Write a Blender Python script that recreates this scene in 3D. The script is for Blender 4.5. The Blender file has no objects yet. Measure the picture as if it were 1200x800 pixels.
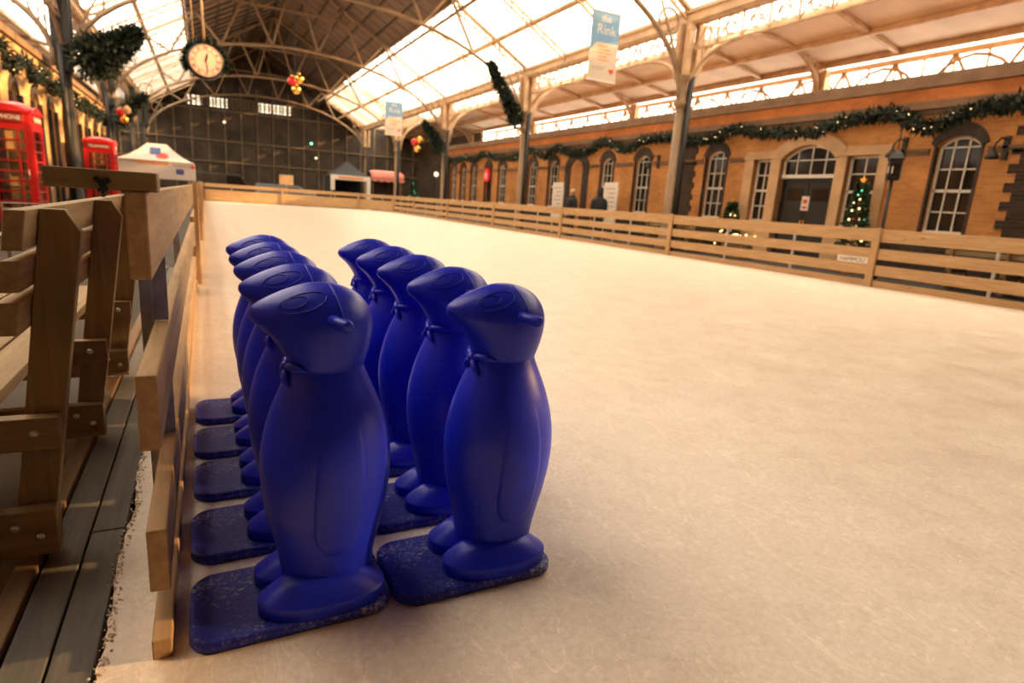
import bpy, bmesh, math, random
from mathutils import Vector, Matrix
random.seed(7)
PI = math.pi
sc = bpy.context.scene
COL = sc.collection

# ---------------------------------------------------------------- camera numbers (1200x800 frame)
CAM_H = 1.1
FPX = 700.36
YAW, PITCH, ROLL = 0.47835791, 0.225661836, -0.068715429
def cam_axes():
    cy, sy, cp, sp = math.cos(YAW), math.sin(YAW), math.cos(PITCH), math.sin(PITCH)
    cr, sr = math.cos(ROLL), math.sin(ROLL)
    F = Vector((sy*cp, cy*cp, -sp)); R = Vector((cy, -sy, 0)); D = F.cross(R)
    return cr*R + sr*D, -sr*R + cr*D, F
CR, CD, CF = cam_axes()

# ---------------------------------------------------------------- materials
MATS = {}
def nt(name):
    m = bpy.data.materials.new(name); m.use_nodes = True
    t = m.node_tree; b = t.nodes['Principled BSDF']
    return m, t, b
def N(t, kind, **kw):
    n = t.nodes.new(kind)
    for k, v in kw.items():
        if k in n.inputs.keys(): n.inputs[k].default_value = v
        else: setattr(n, k, v)
    return n
def ramp(t, fac, stops):
    r = t.nodes.new('ShaderNodeValToRGB')
    e = r.color_ramp.elements
    while len(e) < len(stops): e.new(0.5)
    for i, (p, c) in enumerate(stops):
        e[i].position = p; e[i].color = (c[0], c[1], c[2], 1)
    t.links.new(fac, r.inputs[0]); return r
def coords(t, scale, kind='Object'):
    tc = t.nodes.new('ShaderNodeTexCoord'); mp = t.nodes.new('ShaderNodeMapping')
    mp.inputs['Scale'].default_value = scale
    t.links.new(tc.outputs[kind], mp.inputs['Vector']); return mp.outputs[0]
def bump(t, b, fac, strength, dist=0.01):
    n = t.nodes.new('ShaderNodeBump'); n.inputs['Strength'].default_value = strength; n.inputs['Distance'].default_value = dist
    t.links.new(fac, n.inputs['Height']); t.links.new(n.outputs[0], b.inputs['Normal'])
def plain(name, col, rough=0.6, metal=0.0, vary=0.12, vscale=6.0, spec=0.5, bmp=0.0):
    m, t, b = nt(name)
    v = coords(t, (1, 1, 1)); n = N(t, 'ShaderNodeTexNoise', Scale=vscale, Detail=4.0); t.links.new(v, n.inputs['Vector'])
    r = ramp(t, n.outputs['Fac'], [(0.3, [c*(1-vary) for c in col]), (0.7, [min(1, c*(1+vary)) for c in col])])
    t.links.new(r.outputs[0], b.inputs['Base Color'])
    b.inputs['Roughness'].default_value = rough; b.inputs['Metallic'].default_value = metal
    b.inputs['Specular IOR Level'].default_value = spec
    if bmp: bump(t, b, n.outputs['Fac'], bmp)
    MATS[name] = m; return m
def wood(name, dark, light, axis='y', rough=0.62, knots=True):
    m, t, b = nt(name)
    s = {'x': (1.6, 26, 26), 'y': (26, 1.6, 26), 'z': (26, 26, 1.6)}[axis]
    v = coords(t, s)
    n = N(t, 'ShaderNodeTexNoise', Scale=1.0, Detail=6.0, Roughness=0.65, Distortion=0.6); t.links.new(v, n.inputs['Vector'])
    r = ramp(t, n.outputs['Fac'], [(0.28, dark), (0.52, [(a+c)/2 for a, c in zip(dark, light)]), (0.72, light)])
    v2 = coords(t, {'x': (2, 7, 7), 'y': (7, 2, 7), 'z': (7, 7, 2)}[axis])
    vo = N(t, 'ShaderNodeTexVoronoi', Scale=0.8); t.links.new(v2, vo.inputs['Vector'])
    kr = ramp(t, vo.outputs['Distance'], [(0.03, (0.25, 0.17, 0.10)), (0.10, (1, 1, 1))])
    mx = N(t, 'ShaderNodeMixRGB', blend_type='MULTIPLY'); mx.inputs[0].default_value = 0.8 if knots else 0.0
    t.links.new(r.outputs[0], mx.inputs[1]); t.links.new(kr.outputs[0], mx.inputs[2])
    t.links.new(mx.outputs[0], b.inputs['Base Color'])
    b.inputs['Roughness'].default_value = rough; b.inputs['Specular IOR Level'].default_value = 0.3
    bump(t, b, n.outputs['Fac'], 0.25, 0.004)
    MATS[name] = m; return m
def emit(name, col, strength):
    m, t, b = nt(name)
    b.inputs['Base Color'].default_value = (*col, 1); b.inputs['Emission Color'].default_value = (*col, 1)
    b.inputs['Emission Strength'].default_value = strength
    MATS[name] = m; return m
def brick(name, c1, c2, mortar, axis='x', rough=0.85):
    m, t, b = nt(name)
    tc = t.nodes.new('ShaderNodeTexCoord'); sx = t.nodes.new('ShaderNodeSeparateXYZ'); cx = t.nodes.new('ShaderNodeCombineXYZ')
    t.links.new(tc.outputs['Object'], sx.inputs[0])
    t.links.new(sx.outputs['Y' if axis == 'x' else 'X'], cx.inputs[0]); t.links.new(sx.outputs['Z'], cx.inputs[1])
    br = N(t, 'ShaderNodeTexBrick', Scale=1.0); br.inputs['Brick Width'].default_value = 0.225; br.inputs['Row Height'].default_value = 0.075
    br.inputs['Mortar Size'].default_value = 0.008; br.inputs['Color1'].default_value = (*c1, 1); br.inputs['Color2'].default_value = (*c2, 1)
    br.inputs['Mortar'].default_value = (*mortar, 1); br.inputs['Bias'].default_value = 0.0
    t.links.new(cx.outputs[0], br.inputs['Vector'])
    n = N(t, 'ShaderNodeTexNoise', Scale=1.3, Detail=5.0); t.links.new(tc.outputs['Object'], n.inputs['Vector'])
    r = ramp(t, n.outputs['Fac'], [(0.3, (0.72, 0.7, 0.68)), (0.7, (1.1, 1.08, 1.05))])
    mx = N(t, 'ShaderNodeMixRGB', blend_type='MULTIPLY'); mx.inputs[0].default_value = 1.0
    t.links.new(br.outputs['Color'], mx.inputs[1]); t.links.new(r.outputs[0], mx.inputs[2])
    t.links.new(mx.outputs[0], b.inputs['Base Color']); b.inputs['Roughness'].default_value = rough
    b.inputs['Specular IOR Level'].default_value = 0.2
    bump(t, b, br.outputs['Fac'], -0.3, 0.006)
    MATS[name] = m; return m

wood('pine_long', (0.36, 0.215, 0.10), (0.58, 0.385, 0.20), 'y')
wood('pine_up', (0.36, 0.215, 0.10), (0.56, 0.37, 0.19), 'z')
wood('pine_across', (0.34, 0.21, 0.10), (0.53, 0.36, 0.19), 'x')
wood('bench_long', (0.26, 0.175, 0.085), (0.45, 0.32, 0.17), 'y')
wood('bench_up', (0.20, 0.13, 0.06), (0.36, 0.245, 0.12), 'z')
wood('bench_across', (0.20, 0.13, 0.06), (0.36, 0.245, 0.12), 'x')
wood('sill_wood', (0.14, 0.085, 0.045), (0.27, 0.175, 0.09), 'y')
wood('grey_plank', (0.125, 0.118, 0.108), (0.20, 0.192, 0.175), 'y', 0.8, False)
plain('galvanised', (0.40, 0.40, 0.41), 0.55, 0.15, 0.2, 20)
plain('bolt_steel', (0.75, 0.72, 0.66), 0.28, 1.0, 0.05)
plain('black_iron', (0.018, 0.016, 0.015), 0.5, 0.3)
plain('cream_iron', (0.50, 0.33, 0.19), 0.55, 0.0, 0.2, 3)
plain('truss_iron', (0.25, 0.16, 0.09), 0.55, 0.0, 0.2, 3)
plain('dark_iron', (0.02, 0.015, 0.012), 0.6, 0.0, 0.2, 3)
plain('roof_board', (0.16, 0.105, 0.075), 0.8, 0.0, 0.18, 0.7)
plain('roof_batten', (0.07, 0.045, 0.03), 0.7, 0.0, 0.2, 2)
plain('aisle_board', (0.72, 0.57, 0.44), 0.75, 0.0, 0.12, 0.8)
plain('end_dark', (0.06, 0.04, 0.025), 0.8, 0.0, 0.5, 0.9)
plain('end_frame', (0.17, 0.115, 0.065), 0.7, 0.0, 0.3, 2)
plain('paving', (0.045, 0.034, 0.026), 0.75, 0.0, 0.3, 2.5)
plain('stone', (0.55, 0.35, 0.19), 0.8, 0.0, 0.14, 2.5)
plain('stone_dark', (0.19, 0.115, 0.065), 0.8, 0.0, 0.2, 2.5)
plain('arch_brick', (0.045, 0.032, 0.026), 0.8, 0.0, 0.3, 9)
plain('white_paint', (0.74, 0.70, 0.62), 0.45, 0.0, 0.06)
plain('door_paint', (0.012, 0.009, 0.007), 0.6)
plain('red_paint', (0.62, 0.012, 0.016), 0.28, 0.0, 0.08, 3)
plain('sign_rose', (0.33, 0.06, 0.05), 0.5)
plain('red_cloth', (0.70, 0.25, 0.20), 0.8, 0.0, 0.06)
plain('tent_cloth', (0.56, 0.50, 0.45), 0.8, 0.0, 0.05, 2)
plain('tent_dark', (0.03, 0.03, 0.035), 0.8)
plain('logo_blue', (0.05, 0.07, 0.22), 0.7)
plain('logo_red', (0.62, 0.06, 0.03), 0.7)
plain('logo_orange', (0.70, 0.28, 0.10), 0.7)
plain('ink_grey', (0.38, 0.33, 0.28), 0.7)
plain('ink_black', (0.02, 0.017, 0.015), 0.6)
plain('board_white', (0.74, 0.66, 0.58), 0.6, 0.0, 0.05)
plain('banner_blue', (0.17, 0.33, 0.52), 0.7, 0.0, 0.12, 2)
plain('banner_cream', (0.62, 0.52, 0.40), 0.7, 0.0, 0.1, 2)
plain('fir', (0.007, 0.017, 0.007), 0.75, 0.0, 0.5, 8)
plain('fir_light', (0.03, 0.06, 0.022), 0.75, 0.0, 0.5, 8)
plain('gold', (0.85, 0.48, 0.10), 0.25, 0.9, 0.05)
plain('bauble_red', (0.60, 0.02, 0.025), 0.2, 0.2)
plain('skin', (0.52, 0.31, 0.21), 0.55)
plain('jacket', (0.014, 0.015, 0.02), 0.85, 0.0, 0.3, 12)
plain('trousers', (0.025, 0.025, 0.03), 0.85, 0.0, 0.3, 12)
plain('hair_fair', (0.42, 0.28, 0.15), 0.7)
plain('hat_dark', (0.02, 0.018, 0.016), 0.9)
plain('snow', (0.72, 0.60, 0.48), 0.85, 0.0, 0.15, 14, bmp=0.5)
plain('car_blue', (0.20, 0.25, 0.30), 0.3)
plain('chair_metal', (0.30, 0.27, 0.23), 0.4, 0.6)
emit('bulb_warm', (1.0, 0.66, 0.28), 4.0)
emit('bulb_green', (0.2, 1.0, 0.55), 3.0)
emit('lamp_glow', (1.0, 0.78, 0.5), 1.6)
emit('star_red', (0.8, 0.03, 0.03), 0.22)
brick('brick_orange', (0.60, 0.27, 0.088), (0.50, 0.21, 0.062), (0.48, 0.29, 0.14))
brick('brick_band', (0.66, 0.235, 0.075), (0.55, 0.185, 0.055), (0.46, 0.22, 0.10))
brick('brick_yellow', (0.72, 0.46, 0.22), (0.62, 0.37, 0.16), (0.5, 0.34, 0.2))
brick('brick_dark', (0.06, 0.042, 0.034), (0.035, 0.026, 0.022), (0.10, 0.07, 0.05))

def m_ice():
    m, t, b = nt('ice')
    v = coords(t, (1, 1, 1))
    n1 = N(t, 'ShaderNodeTexNoise', Scale=2.2, Detail=8.0, Roughness=0.7); t.links.new(v, n1.inputs['Vector'])
    base = ramp(t, n1.outputs['Fac'], [(0.3, (0.80, 0.68, 0.56)), (0.55, (0.89, 0.78, 0.66)), (0.75, (0.94, 0.85, 0.74))])
    last = base.outputs[0]
    # tangled skate scratches: thin level lines of stretched noise, at several angles and sizes
    for k, (sc_, ang, an, st) in enumerate(((1.6, 0.5, 0.30, 0.16), (2.9, -0.9, 0.25, 0.16), (5.0, 1.6, 0.35, 0.22), (9.0, 0.1, 0.5, 0.26), (15.0, -0.4, 0.6, 0.28))):
        tc = t.nodes.new('ShaderNodeTexCoord'); mp = t.nodes.new('ShaderNodeMapping')
        mp.inputs['Rotation'].default_value = (0, 0, ang); mp.inputs['Scale'].default_value = (sc_, sc_*an, 1); mp.inputs['Location'].default_value = (k*3.7, k*1.9, 0)
        t.links.new(tc.outputs['Object'], mp.inputs[0])
        nz = N(t, 'ShaderNodeTexNoise', Scale=2.0, Detail=1.5, Distortion=0.8); t.links.new(mp.outputs[0], nz.inputs['Vector'])
        rr = ramp(t, nz.outputs['Fac'], [(0.40, (1, 1, 1)), (0.492, (0.94, 0.93, 0.92)), (0.4985, (1.5, 1.5, 1.5)), (0.5015, (1.5, 1.5, 1.5)), (0.508, (0.94, 0.93, 0.92)), (0.60, (1, 1, 1))])
        mx = N(t, 'ShaderNodeMixRGB', blend_type='MULTIPLY'); mx.inputs[0].default_value = st
        t.links.new(last, mx.inputs[1]); t.links.new(rr.outputs[0], mx.inputs[2]); last = mx.outputs[0]
    n4 = N(t, 'ShaderNodeTexNoise', Scale=6.5, Detail=9.0, Roughness=0.72, Distortion=0.5); t.links.new(v, n4.inputs['Vector'])
    r4 = ramp(t, n4.outputs['Fac'], [(0.33, (0.80, 0.74, 0.68)), (0.50, (1, 1, 1)), (0.68, (1.06, 1.06, 1.06))])
    mx4 = N(t, 'ShaderNodeMixRGB', blend_type='MULTIPLY'); mx4.inputs[0].default_value = 0.45
    t.links.new(last, mx4.inputs[1]); t.links.new(r4.outputs[0], mx4.inputs[2]); last = mx4.outputs[0]
    n2 = N(t, 'ShaderNodeTexNoise', Scale=45.0, Detail=6.0, Roughness=0.7); t.links.new(v, n2.inputs['Vector'])
    r2 = ramp(t, n2.outputs['Fac'], [(0.3, (0.84, 0.82, 0.80)), (0.62, (1.05, 1.05, 1.05))])
    mx = N(t, 'ShaderNodeMixRGB', blend_type='MULTIPLY'); mx.inputs[0].default_value = 0.8
    t.links.new(last, mx.inputs[1]); t.links.new(r2.outputs[0], mx.inputs[2])
    t.links.new(mx.outputs[0], b.inputs['Base Color'])
    rr = ramp(t, n1.outputs['Fac'], [(0.3, (0.28, 0.28, 0.28)), (0.7, (0.5, 0.5, 0.5))])
    t.links.new(rr.outputs[0], b.inputs['Roughness']); b.inputs['Specular IOR Level'].default_value = 0.45
    bump(t, b, n2.outputs['Fac'], 0.25, 0.004)
    MATS['ice'] = m
m_ice()
def m_plastic(name, frost):
    m, t, b = nt(name)
    v = coords(t, (1, 1, 1))
    n = N(t, 'ShaderNodeTexNoise', Scale=5.0, Detail=3.0); t.links.new(v, n.inputs['Vector'])
    kd = 0.5 if frost else 1.0
    r = ramp(t, n.outputs['Fac'], [(0.3, (0.008*kd, 0.020*kd, 0.60*kd)), (0.7, (0.011*kd, 0.025*kd, 0.70*kd))])
    out = r.outputs[0]
    if frost:
        n2 = N(t, 'ShaderNodeTexNoise', Scale=110.0, Detail=6.0, Roughness=0.8); t.links.new(v, n2.inputs['Vector'])
        n3 = N(t, 'ShaderNodeTexNoise', Scale=7.0, Detail=3.0); t.links.new(v, n3.inputs['Vector'])
        mu = N(t, 'ShaderNodeMixRGB'); mu.inputs[0].default_value = 0.30; t.links.new(n2.outputs['Fac'], mu.inputs[1]); t.links.new(n3.outputs['Fac'], mu.inputs[2])
        fr = ramp(t, mu.outputs[0], [(0.49, (0, 0, 0)), (0.56, (0.13, 0.13, 0.13)), (0.61, (0.75, 0.75, 0.75))])
        mx = N(t, 'ShaderNodeMixRGB'); t.links.new(fr.outputs[0], mx.inputs[0]); t.links.new(out, mx.inputs[1]); mx.inputs[2].default_value = (0.62, 0.62, 0.68, 1)
        out = mx.outputs[0]
        bump(t, b, n2.outputs['Fac'], 0.3, 0.004)
    t.links.new(out, b.inputs['Base Color']); b.inputs['Roughness'].default_value = 0.37 if not frost else 0.5
    b.inputs['Specular IOR Level'].default_value = 0.42
    b.inputs['Sheen Weight'].default_value = 0.0
    MATS[name] = m
m_plastic('blue_plastic', False); m_plastic('blue_plastic_frosted', True)
def m_pane(name, tint, body, gloss=0.08):
    """thin pane: mostly lets light through, part scatters, part mirrors"""
    m, t, b = nt(name); t.nodes.remove(b)
    out = t.nodes['Material Output']
    tr = N(t, 'ShaderNodeBsdfTransparent'); tr.inputs[0].default_value = (*tint, 1)
    tl = N(t, 'ShaderNodeBsdfTranslucent'); tl.inputs[0].default_value = (*tint, 1)
    gl = N(t, 'ShaderNodeBsdfGlossy'); gl.inputs['Roughness'].default_value = 0.12
    m1 = N(t, 'ShaderNodeMixShader'); m1.inputs[0].default_value = body
    m2 = N(t, 'ShaderNodeMixShader'); m2.inputs[0].default_value = gloss
    t.links.new(tr.outputs[0], m1.inputs[1]); t.links.new(tl.outputs[0], m1.inputs[2])
    t.links.new(m1.outputs[0], m2.inputs[1]); t.links.new(gl.outputs[0], m2.inputs[2]); t.links.new(m2.outputs[0], out.inputs[0])
    MATS[name] = m
m_pane('skylight_glass', (0.95, 0.92, 0.86), 0.22, 0.05)
m_pane('clear_glass', (0.8, 0.76, 0.7), 0.02, 0.15)
m, t, b = nt('window_glass')
b.inputs['Base Color'].default_value = (0.02, 0.015, 0.011, 1); b.inputs['Roughness'].default_value = 0.10
b.inputs['Specular IOR Level'].default_value = 0.22; MATS['window_glass'] = m

# ---------------------------------------------------------------- mesh builder
class MB:
    def __init__(s): s.v = []; s.f = []
    def add(s, vs, fs):
        o = len(s.v); s.v += [tuple(v) for v in vs]; s.f += [tuple(i+o for i in f) for f in fs]; return s
    def box(s, x0, x1, y0, y1, z0, z1):
        return s.add([(x0,y0,z0),(x1,y0,z0),(x1,y1,z0),(x0,y1,z0),(x0,y0,z1),(x1,y0,z1),(x1,y1,z1),(x0,y1,z1)],
                     [(0,3,2,1),(4,5,6,7),(0,1,5,4),(1,2,6,5),(2,3,7,6),(3,0,4,7)])
    def bar(s, p, q, w, h=None, up=(0,0,1)):
        h = w if h is None else h
        p, q = Vector(p), Vector(q); d = (q-p).normalized(); u = Vector(up)
        if abs(d.dot(u)) > 0.98: u = Vector((1,0,0))
        a = d.cross(u).normalized(); b2 = a.cross(d).normalized()
        vs = []
        for c in (p, q):
            for i, j in ((-1,-1),(1,-1),(1,1),(-1,1)): vs.append(c + a*(i*w/2) + b2*(j*h/2))
        return s.add(vs, [(0,1,2,3),(7,6,5,4),(0,4,5,1),(1,5,6,2),(2,6,7,3),(3,7,4,0)])
    def tube(s, pts, r, n=8, closed=False, caps=True):
        pts = [Vector(p) for p in pts]; k = len(pts)
        rr = r if isinstance(r, (list, tuple)) else [r]*k
        rings = []; prev = None
        for i, p in enumerate(pts):
            if closed: d = pts[(i+1) % k] - pts[i-1]
            else: d = pts[min(i+1, k-1)] - pts[max(i-1, 0)]
            d.normalize()
            if prev is None:
                u = Vector((0,0,1)) if abs(d.z) < 0.9 else Vector((1,0,0))
                a = d.cross(u).normalized()
            else:
                a = (prev - d*prev.dot(d)).normalized()
            prev = a; b2 = d.cross(a)
            rings.append([p + (a*math.cos(2*PI*j/n) + b2*math.sin(2*PI*j/n))*rr[i] for j in range(n)])
        return s.loft(rings, caps and not closed, closed)
    def loft(s, rings, caps=True, closed=False):
        n = len(rings[0]); k = len(rings); vs = [v for r in rings for v in r]; fs = []
        for i in range(k if closed else k-1):
            i2 = (i+1) % k
            for j in range(n):
                j2 = (j+1) % n; fs.append((i*n+j, i*n+j2, i2*n+j2, i2*n+j))
        if caps: fs.append(tuple(reversed(range(n)))); fs.append(tuple((k-1)*n+j for j in range(n)))
        return s.add(vs, fs)
    def lathe(s, prof, c=(0,0,0), n=24, sx=1.0, sy=1.0, caps=True):
        return s.loft([[(c[0]+r*sx*math.cos(2*PI*j/n), c[1]+r*sy*math.sin(2*PI*j/n), c[2]+z) for j in range(n)] for r, z in prof], caps)
    def ball(s, c, r, n=14, m=8, sz=1.0):
        return s.lathe([(max(r*math.sin(PI*i/m), r*0.02), -r*sz*math.cos(PI*i/m)) for i in range(m+1)], c, n)
    def prism(s, poly, axis, a, b2):
        """poly in the two other axes (in xyz order), extruded along axis from a to b2"""
        k = len(poly)
        def mk(p, t):
            return {'x': (t, p[0], p[1]), 'y': (p[0], t, p[1]), 'z': (p[0], p[1], t)}[axis]
        vs = [mk(p, a) for p in poly] + [mk(p, b2) for p in poly]
        fs = [tuple(reversed(range(k))), tuple(range(k, 2*k))] + [(i, (i+1) % k, (i+1) % k + k, i+k) for i in range(k)]
        return s.add(vs, fs)
    def quad(s, a, b2, c, d): return s.add([a, b2, c, d], [(0,1,2,3)])
    def leaf(s, c, d, L, w):
        d = Vector(d).normalized(); a = d.cross(Vector((random.random()-.5, random.random()-.5, random.random()-.5))).normalized()
        c = Vector(c)
        return s.add([c, c + d*L*0.5 + a*w, c + d*L, c + d*L*0.5 - a*w], [(0,1,2,3)])
    def build(s, name, mat, parent=None, smooth=False, bevel=0, sub=0, world=True):
        me = bpy.data.meshes.new(name)
        off = Vector((0,0,0))
        if parent is not None and world:
            r = parent
            while r is not None: off += r.location; r = r.parent
        me.from_pydata([tuple(Vector(v)-off) for v in s.v], [], s.f)
        bm = bmesh.new(); bm.from_mesh(me); bmesh.ops.recalc_face_normals(bm, faces=bm.faces); bm.to_mesh(me); bm.free()
        me.materials.append(MATS[mat])
        if smooth:
            me.polygons.foreach_set('use_smooth', [True]*len(me.polygons))
        o = bpy.data.objects.new(name, me); COL.objects.link(o)
        if parent is not None: o.parent = parent
        if bevel:
            b2 = o.modifiers.new('bevel', 'BEVEL'); b2.width = bevel; b2.segments = 2; b2.limit_method = 'ANGLE'
        if sub:
            ss = o.modifiers.new('sub', 'SUBSURF'); ss.levels = sub; ss.render_levels = sub
        return o
def tag(o, label=None, cat=None, group=None, kind=None):
    if label: o['label'] = label
    if cat: o['category'] = cat
    if group: o['group'] = group
    if kind: o['kind'] = kind
    return o
def thing(name, label, cat, loc=(0,0,0), group=None):
    o = bpy.data.objects.new(name, None); COL.objects.link(o); o.location = loc
    o.empty_display_size = 0.1
    return tag(o, label, cat, group)
def struct(name, mb, mat, parent=None, smooth=False, **kw):
    o = mb.build(name, mat, parent, smooth, **kw); o['kind'] = 'structure'; return o
def copy_tree(o, parent=None):
    c = o.copy(); COL.objects.link(c)
    if parent is not None: c.parent = parent
    for ch in list(o.children): copy_tree(ch, c)
    return c
def to_mesh(o):
    dg = bpy.context.evaluated_depsgraph_get(); dg.update()
    me = bpy.data.meshes.new_from_object(o.evaluated_get(dg)); nm = o.name
    bpy.data.objects.remove(o); n = bpy.data.objects.new(nm, me); COL.objects.link(n); return n
def text(name, body, size, mat, parent, loc, rot, depth=0.003, align='CENTER'):
    cu = bpy.data.curves.new(name, 'FONT'); cu.body = body; cu.size = size; cu.extrude = depth; cu.align_x = align; cu.align_y = 'CENTER'
    cu.materials.append(MATS[mat])
    o = bpy.data.objects.new(name, cu); COL.objects.link(o)
    off = Vector((0,0,0)); r = parent
    while r is not None: off += r.location; r = r.parent
    o = to_mesh(o); o.parent = parent; o.location = Vector(loc) - off; o.rotation_euler = rot
    return o

# ================================================================ SETTING
ICE_X0, ICE_X1, FAR_Y = -0.15, 11.5, 43.5
WR, WL = 14.2, -4.3                # facades
CXR, CXL = 12.6, -3.75             # column lines
MIDX = (CXR + CXL)/2
def mir(x): return 2*MIDX - x
Y0, Y1 = -6.0, 60.0

# ice sheet with a ragged snowy left edge
left = []
yy = Y0
while yy < FAR_Y+0.3:
    left.append((-0.268 + 0.007*math.sin(yy*9.1) + random.uniform(-0.006, 0.006), yy)); yy += 0.035 if -0.5 < yy < 5 else 0.6
poly = [(ICE_X1+0.12, Y0)] + [(ICE_X1+0.12, 41.0), (9.9, FAR_Y+0.1)] + [(left[-1][0], FAR_Y+0.1)] + list(reversed(left))
struct('floor_ice', MB().prism(poly, 'z', -0.05, 0.0), 'ice')
struct('floor', MB().box(-12, 20.5, Y0-2, Y1+3, -0.30, -0.13), 'paving')
walk = MB().box(11.72, WR+0.1, Y0, Y1, -0.13, 0.03)
struct('floor_walkway', walk, 'paving')
# snow crumbs along the sheet's edge
sn = MB()
for i in range(700):
    y = random.uniform(1.0, 4.2); r = random.uniform(0.0015, 0.0045)
    sn.ball((-0.262+0.007*math.sin(y*9.1)+random.gauss(0, 0.007), y, random.uniform(0.0, 0.003)), r, 6, 4, 0.7)
tag(sn.build('snow_crumbs', 'snow', None, True), 'crumbs of scraped snow along the edge of the ice beside the grey planks', 'snow', kind='stuff')

# grey walkway planks beside the fence (two runs, staggered joints) and the timber edge
for nm, x0, x1, cuts, lab in (
    ('decking_plank', -0.462, -0.372, (Y0, 9.0), 'long grey deck plank lying next to the timber edging'),
    ('decking_plank', -0.366, -0.276, (Y0, 2.10), 'grey deck plank against the ice, nearer of the two, ending at the joint'),
    ('decking_plank', -0.366, -0.276, (2.107, 9.0), 'grey deck plank against the ice, beyond the joint')):
    o = MB().box(x0, x1, cuts[0], cuts[1], -0.06, -0.006).build(nm, 'grey_plank', None, bevel=0.004)
    tag(o, lab, 'plank', 'grey deck planks beside the left fence')
o = MB().box(-0.525, -0.468, Y0, 9.0, -0.13, 0.012).build('timber_edging', 'sill_wood', None, bevel=0.004)
tag(o, 'brown timber edging beam between the bench and the grey planks', 'beam')

# ---------------------------------------------------------------- walls with openings
def arc(y0, y1, zs, zt, n=10):
    """points of a segmental arch from y0 to y1, springing zs, crown zt"""
    if zt - zs < 1e-4: return [(y0, zs), (y1, zs)]
    c = (y1-y0)/2; h = zt-zs; R = (c*c + h*h)/(2*h); cz = zt - R; a = math.asin(min(1, c/R))
    return [((y0+y1)/2 + R*math.sin(-a + 2*a*i/n), cz + R*math.cos(-a + 2*a*i/n)) for i in range(n+1)]
def wall_mesh(xf, xb, ya, yb, z0, z1, ops):
    """wall between planes xf (face) and xb; ops = (y0,y1,sill,spring,crown)"""
    mb = MB(); cur = ya
    for (y0, y1, s, sp, cr) in sorted(ops):
        mb.box(min(xf,xb), max(xf,xb), cur, y0, z0, z1)
        if s > z0: mb.box(min(xf,xb), max(xf,xb), y0, y1, z0, s)
        mb.prism([(y0, z1)] + arc(y0, y1, sp, cr) + [(y1, z1)], 'x', xf, xb)
        cur = y1
    mb.box(min(xf,xb), max(xf,xb), cur, yb, z0, z1)
    return mb
# right building: (y0, y1, sill, spring, crown, columns, rows)
RW = [(0.6, 1.45), (3.4, 4.25), (7.2, 8.05), (14.05, 14.9), (17.62, 18.5), (19.85, 20.68), (24.02, 24.88), (26.02, 26.9), (29.4, 30.3), (33.3, 34.15), (35.0, 35.8), (36.6, 37.4)]
ops = [(a, b2, 1.1, 2.9, 3.12) for a, b2 in RW]
ops += [(10.36, 12.04, 0.0, 2.75, 3.12), (9.27, 10.08, 1.1, 2.8, 2.8), (12.36, 12.96, 1.1, 2.8, 2.8)]
ops += [(31.2, 32.1, 0.0, 2.85, 3.12)]
WB = WR + 0.32
wr = struct('wall_right', wall_mesh(WR, WB, Y0, 37.9, 0.0, 3.6, ops), 'brick_orange')
struct('wall_right_back', MB().box(17.6, 17.8, Y0, 37.9, -0.2, 4.0), 'brick_dark')
struct('wall_right_end', MB().box(WR, 17.7, 37.6, 37.9, 0.0, 4.0), 'brick_orange')
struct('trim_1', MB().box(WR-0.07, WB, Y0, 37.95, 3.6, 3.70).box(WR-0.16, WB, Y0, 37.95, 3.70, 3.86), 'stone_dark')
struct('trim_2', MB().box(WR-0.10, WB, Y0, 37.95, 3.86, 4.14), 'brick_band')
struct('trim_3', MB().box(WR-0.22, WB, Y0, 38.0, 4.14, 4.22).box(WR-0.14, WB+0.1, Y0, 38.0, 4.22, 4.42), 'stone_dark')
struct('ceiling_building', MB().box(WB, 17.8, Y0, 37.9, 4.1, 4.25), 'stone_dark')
shade_strip = MB()  # dark strip added so the gaps between the fence rails read as shade
for a, b2 in ((Y0, 9.02), (13.28, 21.55), (23.35, 31.2), (32.1, 37.92)): shade_strip.box(WR-0.05, WR+0.02, a, b2, 0.0, 0.98)
struct('trim_16', shade_strip, 'brick_dark')
# string course at the springing, broken at the openings; dark arch heads; stone entrance surround
st = MB(); cur = -0.9
for (y0, y1) in sorted([(a-0.14, b2+0.14) for a, b2 in RW] + [(9.0, 13.3), (21.5, 23.4), (31.0, 32.3)]):
    if y0 > cur: st.box(WR-0.05, WR+0.02, cur, y0, 2.82, 2.88).box(WR-0.03, WR+0.02, cur, y0, 2.74, 2.80)
    cur = y1
st.box(WR-0.05, WR+0.02, cur, 37.9, 2.82, 2.88)
struct('trim_4', st, 'stone_dark')
ah = MB()
for a, b2 in RW + [(31.2, 32.1)]:
    lo = arc(a-0.02, b2+0.02, 2.9, 3.12); hi = arc(a-0.13, b2+0.13, 2.98, 3.40)
    ah.prism(lo + list(reversed(hi)), 'x', WR-0.035, WR+0.05)
    for ye in (a-0.06, b2): ah.box(WR-0.02, WR+0.05, ye, ye+0.06, 1.1, 2.92)
struct('trim_5', ah, 'arch_brick')
# blind arch with dark pilasters
bl = MB()
bl.box(WR-0.06, WR+0.02, 21.55, 21.95, 0.0, 2.9).box(WR-0.06, WR+0.02, 22.95, 23.35, 0.0, 2.9)
bl.prism(arc(21.95, 22.95, 2.8, 3.1) + list(reversed(arc(21.55, 23.35, 2.9, 3.45))), 'x', WR-0.06, WR+0.02)
struct('trim_6', bl, 'arch_brick')
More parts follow.
